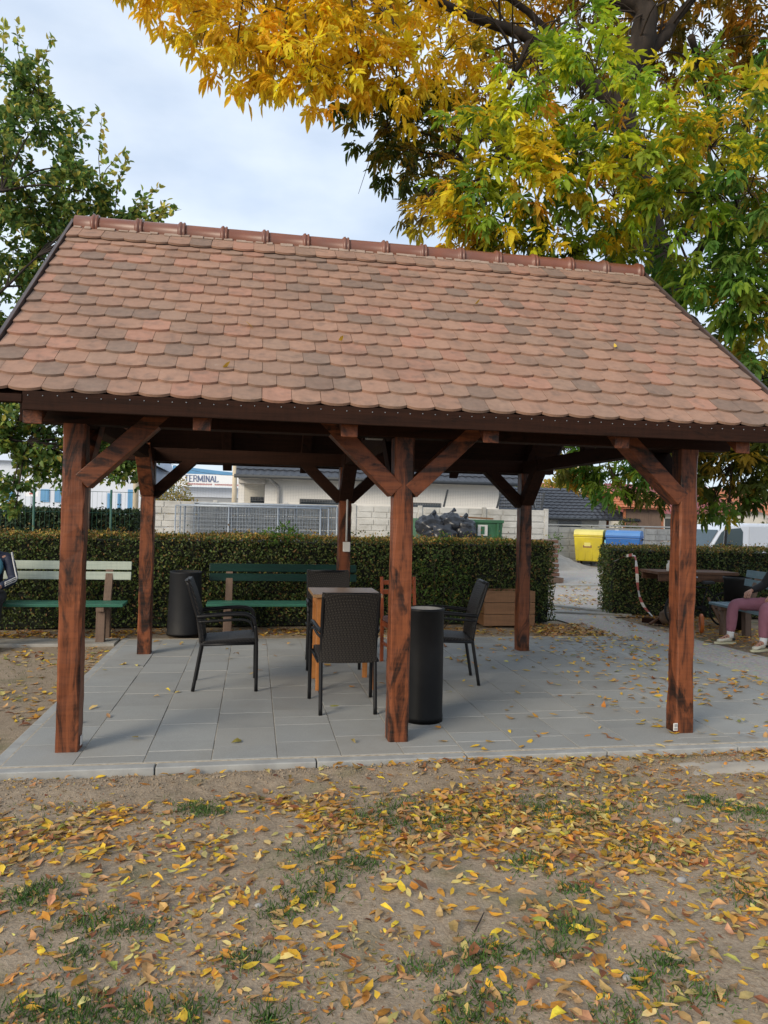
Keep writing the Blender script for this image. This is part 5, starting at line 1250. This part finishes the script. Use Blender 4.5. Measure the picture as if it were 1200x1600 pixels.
def person(loc, rz, J, mats, label, hairlen=.0):
    """J: joints in local space (person faces -Y). returns the Empty"""
    t = empty('person', loc, rz, label, 'person'); g = lambda k: Vector(J[k]); mid = lambda a, b, f=.5: g(a).lerp(g(b), f)
    pel, ch, nk, hd = g('pelvis'), g('chest'), g('neck'), g('head')
    body = [[(pel, (.13, .10)), (pel.lerp(ch, .5), (.125, .095)), (ch, (.15, .10)), (nk, .055), (nk.lerp(hd, .45), .05), (hd, .088), (hd+(hd-nk).normalized()*.09, .085), (hd+(hd-nk).normalized()*.14, .05)]]
    for s in 'lr':
        sh, el, wr = g('sh_'+s), g('el_'+s), g('wr_'+s); hp, kn, an, to = g('hip_'+s), g('kn_'+s), g('an_'+s), g('toe_'+s)
        body.append([(ch, (.15, .10)), (sh, .058), (sh.lerp(el, .5), .048), (el, .040), (el.lerp(wr, .5), .036), (wr, .026)])
        body.append([(pel, (.13, .10)), (hp, .085), (hp.lerp(kn, .5), .075), (kn, .056), (kn.lerp(an, .4), .052), (an, .036), (to, .03)])
        # hand: palm and five fingers
        pd = g('palm_'+s); dr = (pd-wr).normalized(); fw_ = dr; up_ = Vector(J.get('handup_'+s, (0, 0, 1))); sd_ = fw_.cross(up_).normalized()*(1 if s == 'l' else -1)
        pk = wr+fw_*.075; body[-2].append((wr+fw_*.035, (.034, .022)))
        hand = []
        for f_, (off, ln) in enumerate(((-.032, .066), (-.011, .078), (.011, .074), (.031, .058))):
            b0 = pk+sd_*off; b1 = b0+fw_*ln*.45-up_*.008; b2 = b0+fw_*ln*.8-up_*.028; b3 = b0+fw_*ln*.95-up_*.048
            hand.append([(wr+fw_*.035, (.030, .020)), (b0, .0115), (b1, .0098), (b2, .009), (b3, .0075)])
        b0 = wr+fw_*.028-sd_*.030; hand.append([(wr+fw_*.035, (.030, .020)), (b0, .013), (b0-sd_*.018+fw_*.03-up_*.01, .0105), (b0-sd_*.020+fw_*.058-up_*.022, .0088)])
        body += hand
    V, E, R = chains(body); skinned('body', V, E, R, M[mats['skin']], t, 2, 0)
    # face
    fd = Vector(J.get('face', (0, -1, 0))).normalized(); hu = (hd-nk).normalized(); sx = fd.cross(hu).normalized(); hc = hd+hu*.04
    fc = MB().sphere(hc+fd*.085-hu*.015, (.014, .02, .022), 8, 6)
    for s in (-1, 1): fc.sphere(hc+sx*s*.086+hu*-.01, (.014, .02, .03), 8, 6)
    fc.build('nose_and_ears', M[mats['skin']], t)
    ey = MB()
    for s in (-1, 1): ey.sphere(hc+fd*.078+sx*s*.032+hu*.012, .011, 8, 6)
    ey.build('eyes', M['rubber'], t); MB().sphere(hc+fd*.076-hu*.052, (.022, .01, .006), 8, 6).build('mouth', M['sign_red'], t)
    hr = MB().sphere(hc+hu*.035-fd*.018, (.098, .104, .095), 16, 10)
    if hairlen: hr.sphere(hc-fd*.06-hu*hairlen*.4, (.085, .05, hairlen*.6+.06), 14, 9)
    hr.build('hair', M['hair_brown'], t)
    # jacket
    jk = [[(pel+Vector((0, 0, .0)), (.155, .125)), (pel.lerp(ch, .5), (.155, .125)), (ch, (.175, .125)), (nk-(nk-ch)*.15, .085)]]
    for s in 'lr':
        sh, el, wr = g('sh_'+s), g('el_'+s), g('wr_'+s); jk.append([(ch, (.175, .125)), (sh, .078), (sh.lerp(el, .5), .066), (el, .060), (el.lerp(wr, .55), .052), (el.lerp(wr, .96), .042)])
    V, E, R = chains(jk); skinned('jacket', V, E, R, M[mats['top']], t, 2, 0)
    trs = [[(pel, (.15, .125)), (pel+(ch-pel)*.2, (.14, .115))]]
    for s in 'lr':
        hp, kn, an = g('hip_'+s), g('kn_'+s), g('an_'+s); trs.append([(pel, (.15, .125)), (hp, .108), (hp.lerp(kn, .5), .098), (kn, .082), (kn.lerp(an, .35), .076), (kn.lerp(an, .75), .064), (kn.lerp(an, .93), .052)])
    V, E, R = chains(trs); skinned('trousers', V, E, R, M[mats['legs']], t, 2, 0)
    for s in 'lr':
        an, to = g('an_'+s), g('toe_'+s); d = (to-an); d.z = 0; d.normalize(); hl = an-d*.055; hl.z = 0; tp = Vector((to.x, to.y, 0))+d*.02
        an0 = an.copy(); an0.z = .095
        V, E, R = chains([[(hl+Vector((0, 0, .06)), (.038, .045)), (an0-d*.005+Vector((0, 0, -.02)), (.042, .045)), (an0+d*.07+Vector((0, 0, -.035)), (.042, .036)), (tp-d*.05+Vector((0, 0, .045)), (.045, .028)), (tp+Vector((0, 0, .038)), (.036, .022))], [(an0-d*.005+Vector((0, 0, -.02)), (.042, .045)), (an0+Vector((0, 0, .025)), .042)]])
        MB().tube([kn_.lerp(an, .86) if False else an+(g('kn_'+s)-an)*.16, an, an-Vector((0, 0, .03))], [.046, .043, .043], 12).build('sock', M['white_cloth'], t)
        so = skinned('shoe', V, E, R, M[mats['shoe']], t, 2, 1)
        ang = math.atan2(d.y, d.x); L_ = (tp-hl).length+.08; pts = []
        for k in range(20):
            a = 2*math.pi*k/20; u, v = math.cos(a), math.sin(a); pts.append((u*L_/2, v*(.042+.008*u)))
        MB().prism(pts, 2, 0, .026).build('sole', M['shoe_sole'], so, .004, loc=(hl+tp)/2, rot=(0, 0, ang))
        MB().box(an0+d*.06+Vector((0, 0, .0)), (.06, .02, .012), Matrix.Rotation(ang-math.pi/2, 3, 'Z')).box(an0+d*.095+Vector((0, 0, -.012)), (.055, .018, .012), Matrix.Rotation(ang-math.pi/2, 3, 'Z')).box(an0-d*.03+Vector((0, 0, -.03)), (.10, .03, .03), Matrix.Rotation(ang-math.pi/2, 3, 'Z')).build('shoe_trim', M['rubber'], so, .004)
    return t
# right: seated, facing left (local -Y turned to world -X)
JR = {'pelvis': (0, .02, .53), 'chest': (0, .16, .92), 'neck': (0, .20, 1.09), 'head': (0, .18, 1.21),
      'sh_l': (.19, .15, 1.02), 'el_l': (.25, .02, .76), 'wr_l': (.21, -.24, .69), 'palm_l': (.17, -.34, .655),
      'sh_r': (-.19, .15, 1.02), 'el_r': (-.26, .01, .76), 'wr_r': (-.20, -.26, .695), 'palm_r': (-.15, -.36, .66),
      'hip_l': (.10, -.03, .51), 'kn_l': (.26, -.47, .525), 'an_l': (.29, -.52, .11), 'toe_l': (.31, -.68, .03),
      'hip_r': (-.10, -.03, .51), 'kn_r': (-.24, -.50, .525), 'an_r': (-.24, -.54, .11), 'toe_r': (-.27, -.70, .03), 'face': (0, -1, -.25)}
person((7.88, 3.46, -.01), -math.pi/2+.12, JR, {'skin': 'skin', 'top': 'black_cloth', 'legs': 'pink_cloth', 'shoe': 'shoe_white'}, 'person in black top, dull pink trousers and white trainers sitting at the right edge', .2)
JL = {'pelvis': (0, .02, .55), 'chest': (0, -.06, .91), 'neck': (0, -.13, 1.07), 'head': (0, -.2, 1.18),
      'sh_l': (.19, -.07, 1.0), 'el_l': (.27, -.12, .72), 'wr_l': (.16, -.36, .66), 'palm_l': (.10, -.45, .63),
      'sh_r': (-.19, -.07, 1.0), 'el_r': (-.27, -.12, .72), 'wr_r': (-.16, -.36, .66), 'palm_r': (-.10, -.45, .63),
      'hip_l': (.10, -.03, .53), 'kn_l': (.15, -.46, .53), 'an_l': (.13, -.46, .11), 'toe_l': (.14, -.62, .03),
      'hip_r': (-.10, -.03, .53), 'kn_r': (-.15, -.46, .53), 'an_r': (-.13, -.46, .11), 'toe_r': (-.14, -.62, .03), 'face': (-.4, -1, -.3)}
pl_ = person((-1.88, 4.22, -.01), .12, JL, {'skin': 'skin', 'top': 'navy_cloth', 'legs': 'black_cloth', 'shoe': 'shoe_white'}, 'person in navy jacket with three white sleeve stripes sitting on the left bench', 0)
s3 = MB()
for k in (-1, 0, 1):
    o_ = Vector((0, .022*k, 0)); pts = []
    sh, el, wr = Vector(JL['sh_l']), Vector(JL['el_l']), Vector(JL['wr_l'])
    for f_, rr_ in ((-.12, .082), (.12, .080), (.3, .074), (.5, .071), (.7, .067), (.9, .066)):
        p = sh.lerp(el, f_); pts.append(p+Vector((rr_*.72, -rr_*.55+.024*k, .012*(f_ < 0))))
    for f_, rr_ in ((.2, .062), (.5, .057), (.85, .05)):
        p = el.lerp(wr, f_); pts.append(p+Vector((rr_*.80, -.01, .30*rr_+.020*k+.01)))
    s3.tube(curve(pts, 5), .0065, 6)
s3.build('sleeve_stripes', M['white_cloth'], pl_)
MB().sphere((.115, -.165, .88), (.05, .03, .10), 12, 8).build('chest_patch', M['teal_cloth'], pl_)
# ================================================================ FALLEN LEAVES AND GRASS
LEAFV = []
NV = 20
for v in range(NV):
    r = random.Random(40+v); b = r.uniform(-.25, .3) if v < 10 else r.uniform(-.5, .8); fo = r.uniform(-.1, .3) if v < 10 else r.uniform(.1, .8); twi = r.uniform(-.4, .4) if v < 10 else r.uniform(-1.1, 1.1); wf = r.uniform(.7, 1.25); asy = r.uniform(-.12, .12); pts = []
    for t_, w_ in ((0, 0), (.32, .5), (.68, .40), (1, 0)):
        z = b*(t_-.5)**2*2.2 + .03; row = []
        for s in ((-1, 0, 1) if w_ else (0,)):
            ww = w_*.40*r.uniform(.85, 1.15); a = twi*(t_-.5)
            row.append((s*ww*wf*math.cos(a)+asy*math.sin(t_*3.1), t_-.5+r.uniform(-.04, .04), z+abs(s)*ww*fo+s*ww*math.sin(a)+r.uniform(-.02, .02)))
        pts += row
    zmin = min(p[2] for p in pts); LEAFV.append([(x, y, z-zmin) for x, y, z in pts])
LEAFV = [[(x, y, z*.62) for x, y, z in l_] for l_ in LEAFV]
LV = np.array(LEAFV)
LT = [(0, 3, 2), (0, 2, 1), (1, 2, 5), (1, 5, 4), (2, 3, 6), (2, 6, 5), (4, 5, 7), (5, 6, 7)]
LEAFM = []
for v in range(NV):
    me = bpy.data.meshes.new('fallen_leaf'); me.from_pydata(LEAFV[v], [], LT); me.materials.append(M['litter_obj']); LEAFM.append(me)
LC = [('yellow', (.68, .42, .04)), ('pale yellow', (.60, .45, .16)), ('orange', (.52, .24, .04)), ('light brown', (.43, .255, .105)), ('red-brown', (.24, .10, .045)), ('olive green', (.30, .28, .06))]
def scatter(n, x0, x1, y0, y1, dens, zf, w, size=(.055, .10)):
    x = rng.uniform(x0, x1, n); y = rng.uniform(y0, y1, n); k = rng.random(n) < dens(x, y); x, y = x[k], y[k]; m_ = len(x)
    return np.stack([x, y, zf(x, y)+rng.exponential(.006, m_)], 1), rng.choice(6, m_, p=np.array(w)/sum(w)), rng.uniform(*size, m_)
def d_front(x, y):
    d = fbm(x*1.05+3, y*1.4, 31, 3); e = fbm(x*2.6, y*2.6, 37, 3)
    base = np.clip((d*.6+e*.4-.37)*5.5, .15, 1); base = base*np.where(y > -.85, np.clip(.15+.5*(x-1.2)/2.5, .12, .9), 1)
    edge = np.exp(-((y+.43)/.05)**2)*np.clip((x-1.2)/2, .05, 1)*1.2
    return np.clip(base+edge, 0, 1)
zpat = lambda x, y: np.full(len(x), .002); zyard = lambda x, y: np.full(len(x), -.011)
S = [scatter(40000, -3.0, 5.6, -3.4, -.41, d_front, gz, (3.4, 2.2, 3.4, 5, 1.0, .5), (.03, .084)),
     scatter(26000, -2.6, 5.4, -3.3, -.45, lambda x, y: np.clip((fbm(x*1.3+7, y*1.6, 33, 4)-.36)*3.2, .06, .9)*np.where(y > -.8, .35, 1), gz, (1.5, 1.5, 3, 6, 2.5, .3), (.014, .036)),
     scatter(4200, -3.6, -.42, -.4, 3.9, lambda x, y: np.clip((fbm(x*1.2, y*1.2, 51, 3)-.3)*2.2, .08, 1)*np.where(y > 3.4, 1, .8), gz, (3, 2, 3, 3, 1, .5), (.06, .1)),
     scatter(6500, -.35, 6.3, -.35, 4.25, lambda x, y: np.clip(.03+.55*np.clip((x-2.0)/4, 0, 1)+.25*np.clip((y-3.6)/.6, 0, 1)*np.clip((x-2)/3, .1, 1), 0, .8)*np.clip((fbm(x*2, y*2, 61, 3)-.25)*3, .1, 1), zpat, (4, 2, 3, 2, .5, .8), (.06, .10)),
     scatter(3600, -4, 6.1, 4.30, 5.15, lambda x, y: np.clip((fbm(x*2, y*2, 71, 3)-.22)*3.2, .1, 1)*np.clip((y-4.2)*2.5+.1, 0, 1), gz, (3, 1, 4, 4, 2, .3), (.06, .10)),
     scatter(4200, 6.0, 9.5, -.5, 7.2, lambda x, y: np.clip((fbm(x*1.5, y*1.5, 81, 3)-.25)*1.8, .05, 1)*np.clip(.35+(x-6.6)*.8, .1, 1), zyard, (3, 2, 4, 3, 1, .5), (.06, .10)),
     scatter(1400, 6.9, 8.6, 3.2, 6.4, lambda x, y: np.clip((x-7.0)*1.6, .0, 1), zyard, (3, 1, 5, 4, 1, .3), (.06, .10)),
     scatter(3200, 5.4, 9.6, 6.8, 15, lambda x, y: np.clip((fbm(x*.8, y*1.6, 91, 3)-.36)*4, .02, 1), zyard, (2, 2, 3, 4, .5, .3), (.07, .12)),
     scatter(700, 5.0, 6.1, 4.3, 5.4, lambda x, y: np.full(len(x), .9), zyard, (3, 1, 5, 4, 1, .3), (.06, .10))]
P = np.concatenate([s[0] for s in S]); K = np.concatenate([s[1] for s in S]); SZ = np.concatenate([s[2] for s in S]); zone = np.concatenate([np.full(len(s[0]), i) for i, s in enumerate(S)])
n = len(P); yaw = rng.uniform(0, 2*math.pi, n); tx = rng.normal(0, .13, n); ty = rng.normal(0, .13, n); VI = np.where((K == 3)+(K == 4)+(rng.random(n) < .25), rng.integers(8, NV, n), rng.integers(0, 11, n))
base = np.array([c for _, c in LC]); CO = np.clip(base[K]*(1+rng.normal(0, .2, (n, 1)))*(1+rng.normal(0, .07, (n, 3))), .01, .9)
# which leaves show largest in view
Rm = np.array(cam.matrix_world.to_3x3()).T; q = (P-CAMP) @ Rm.T; dep = -q[:, 2]; u = q[:, 0]/dep; vv = q[:, 1]/dep
inview = (dep > .5)*(np.abs(u) < .52)*(np.abs(vv) < .695)*(zone == 0)
order = np.argsort(-(SZ/dep)*inview)[:300]; sel = np.zeros(n, bool); sel[order] = True
for i in order:
    o = link('fallen_leaf', LEAFM[VI[i]], None, None, tuple(P[i]+np.array([0, 0, .004])), (tx[i], ty[i], yaw[i])); o.scale = (SZ[i],)*3; o.color = (*CO[i], 1)
    nm = LC[K[i]][0]; zn = ('left' if u[i] < -.18 else 'right' if u[i] > .18 else 'centre')+(' nearest the camera' if vv[i] < -.58 else ' part' if vv[i] < -.47 else ' towards the patio')
    tag(o, nm+' fallen leaf on the foreground soil, '+zn, 'leaf', nm+' leaves on the foreground soil, '+zn)
rest = np.where(~sel)[0]; loc = LV[VI[rest]]*SZ[rest][:, None, None]
cx, sx_ = np.cos(tx[rest])[:, None], np.sin(tx[rest])[:, None]; cy_, sy_ = np.cos(ty[rest])[:, None], np.sin(ty[rest])[:, None]; cz, sz_ = np.cos(yaw[rest])[:, None], np.sin(yaw[rest])[:, None]
x, y, z = loc[..., 0], loc[..., 1], loc[..., 2]
y, z = y*cx-z*sx_, y*sx_+z*cx; x, z = x*cy_+z*sy_, -x*sy_+z*cy_; x, y = x*cz-y*sz_, x*sz_+y*cz
V = np.stack([x, y, z], -1)+P[rest][:, None, :]; b = (np.arange(len(rest))*8)[:, None, None]
F = (b+np.array(LT)[None]).reshape(-1, 3)
o = link('leaf_litter', mesh_np('leaf_litter', V.reshape(-1, 3), F, np.repeat(CO[rest], 8, 0)), M['litter']); tag(o, 'scattered yellow and brown autumn leaves covering the soil and paving', 'leaf litter', None, 'stuff')
# leaves on the roof tiles
for k, (x, s, lab) in enumerate(((1.08, 1.04, 'yellow leaf lying on the roof tiles left of centre'), (.95, .42, 'small yellow leaf on the lower left roof tiles'), (3.86, 1.1, 'yellow leaf lying on the roof tiles at the right'), (1.72, .9, 'pale leaf lying on the middle of the roof'), (2.9, 1.75, 'small leaf high on the right half of the roof'))):
    v = BASE+ES*s+EN*.062; o = link('roof_leaf', LEAFM[k], None, None, (x, v.y, v.z), (ANG, 0, rnd.uniform(0, 6))); o.scale = (.075,)*3; o.color = (.62, .42, .06, 1); tag(o, lab, 'leaf', 'leaves on the roof')
TUFTS=[(2.40,-2.33,0.16),(2.26,-2.48,0.10),(1.77,-2.49,0.10),(2.05,-2.43,0.14),(1.97,-2.46,0.10),(0.33,-1.79,0.14),(0.25,-1.85,0.12),(0.58,-2.04,0.16),(0.73,-2.10,0.12),(0.56,-2.26,0.08),(0.51,-2.55,0.16),(0.65,-2.58,0.16),(0.79,-2.62,0.16),(0.99,-2.64,0.14),(2.18,-1.31,0.20),(2.41,-1.25,0.20),(2.75,-1.21,0.25),(2.86,-1.39,0.20),(3.05,-1.29,0.20),(0.86,-0.98,0.14),(0.96,-1.04,0.10),(1.72,-1.25,0.18),(1.91,-1.11,0.20),(1.97,-1.32,0.20),(3.83,-1.33,0.20),(3.74,-1.18,0.15),(3.95,-1.39,0.20),(1.47,-1.83,0.20),(1.40,-1.95,0.14),(1.27,-2.06,0.10),(2.64,-2.61,0.14),(2.51,-2.70,0.10),(1.94,-2.68,0.15),(1.85,-2.77,0.15),(2.36,-2.84,0.12),(3.30,-2.20,0.20),(3.02,-1.74,0.20),(2.45,-1.80,0.15),(1.23,-2.68,0.12),(1.49,-1.55,0.20),(1.65,-1.70,0.14),(1.15,-2.36,0.10),(2.55,-2.05,0.10),(2.67,-2.79,0.10)]
GP, GL, GC = [], [], []
for (x, y, r) in TUFTS:
    n = int(3000*r*r*(2.7 if r < .17 else 1.1))+60; a = rng.uniform(0, 2*math.pi, n); rr_ = r*rng.random(n)**.62*rng.uniform(.6, 1.75, n); GP.append(np.stack([x+rr_*np.cos(a), y+rr_*np.sin(a)*.8], 1)); GL.append(rng.uniform(.02, .052, n)*np.clip(1.2-.5*rr_/r, .45, 1.2)); GC.append(pick([(5, (.065, .135, .03)), (3, (.10, .18, .04)), (.8, (.28, .25, .11))], n))
n = 30000; xx, yy = rng.uniform(-3, 5.5, n), rng.uniform(-3.4, -.8, n); k = rng.random(n) < np.clip((fbm(xx*1.6, yy*1.6, 111, 3)-.42)*4, 0.03, .8); GP.append(np.stack([xx[k], yy[k]], 1)); GL.append(rng.uniform(.015, .04, k.sum())); GC.append(pick([(3, (.09, .145, .035)), (1.6, (.26, .23, .11)), (1, (.36, .30, .17))], int(k.sum())))
n = 5000; xx, yy = rng.uniform(-3.6, -.42, n), rng.uniform(-.4, 3.9, n); k = rng.random(n) < np.clip((fbm(xx*1.6, yy*1.6, 121, 3)-.4)*3, 0.05, .8); GP.append(np.stack([xx[k], yy[k]], 1)); GL.append(rng.uniform(.015, .04, k.sum())); GC.append(pick([(3, (.10, .13, .035)), (2, (.26, .23, .11))], int(k.sum())))
G2 = np.concatenate(GP); n = len(G2); P3 = np.column_stack([G2, gz(G2[:, 0], G2[:, 1])-.004]); l = np.concatenate(GL); D = unit(rng.normal(0, .8, (n, 3))*np.array([1, 1, .3])+UP)
o = link('grass', leaf_mesh('grass', P3, D, unit(rng.normal(0, 1, (n, 3))), l, rng.uniform(.003, .0055, n), np.concatenate(GC), .1, .25), M['grass']); tag(o, 'short tufts of green grass growing in the bare foreground soil', 'grass', None, 'stuff')
# dry straw lying on the soil
n = 15000; xx, yy = rng.uniform(-3, 5.5, n), rng.uniform(-3.4, -.75, n); k = rng.random(n) < np.clip((fbm(xx*1.3, yy*1.3, 131, 3)-.3)*3, .1, 1); xx, yy = xx[k], yy[k]; n = len(xx); a = rng.uniform(0, 6.28, n)
o = link('dry_straw', leaf_mesh('dry_straw', np.column_stack([xx, yy, gz(xx, yy)+.003]), np.column_stack([np.cos(a), np.sin(a), rng.uniform(-.02, .15, n)]), unit(UP+rng.normal(0, .2, (n, 3))), rng.uniform(.02, .065, n), np.full(n, .0028), pick([(3, (.42, .34, .22)), (2, (.32, .24, .15)), (1, (.22, .16, .10))], n), .1, .05), M['grass']); tag(o, 'fine dry straw scattered over the bare soil', 'straw', None, 'stuff')
# soil crumbs along the patio edge
n = 7500; xx = rng.uniform(-2, 5.3, n); yy = -.41-rng.exponential(.16, n); sz = rng.uniform(.002, .0065, n)*(1+1.2*(rng.random(n) < .04)); off = np.array([(1, 0, 0), (-1, 0, 0), (0, 1, 0), (0, -1, 0), (0, 0, 1), (0, 0, -1)])
V = np.stack([xx, yy, gz(xx, yy)+sz*.3], 1)[:, None, :]+(off[None]*rng.uniform(.6, 1.3, (n, 6, 1)))*sz[:, None, None]
F = (np.arange(n)[:, None, None]*6+np.array([(0, 2, 4), (2, 1, 4), (1, 3, 4), (3, 0, 4), (2, 0, 5), (1, 2, 5), (3, 1, 5), (0, 3, 5)])[None]).reshape(-1, 3)
o = link('soil_crumbs', mesh_np('soil_crumbs', V.reshape(-1, 3), F), M['soil']); tag(o, 'loose crumbs of brown soil along the patio edge', 'soil', None, 'stuff')
for k, (x, y, r) in enumerate(((2.46, -2.66, .013), (3.05, -2.05, .018), (3.4, -1.45, .02), (1.2, -2.0, .012))):
    s_ = MB().sphere((0, 0, 0), (r*1.3, r, r*.8), 10, 7); s_.v = [(a*(1+.1*math.sin(b*300)), b*(1+.1*math.cos(c*260)), c) for a, b, c in s_.v]
    tag(s_.build('pebble', M['stone'], None, loc=(x, y, float(gz(x, y))+r*.4)), ['small pale pebble in the lower right foreground', 'grey pebble among leaves at the right', 'grey stone among leaves near the patio, right', 'small pebble in the left foreground soil'][k], 'pebble')
tag(MB().tube([(2.02, -2.30, float(gz(2.02, -2.3))+.01), (2.06, -2.24, float(gz(2.06, -2.24))+.014), (2.10, -2.17, float(gz(2.1, -2.17))+.008)], [.003, .0035, .002], 5).build('twig', M['twig']), 'short dry twig on the soil left of the round grass tuft', 'twig')
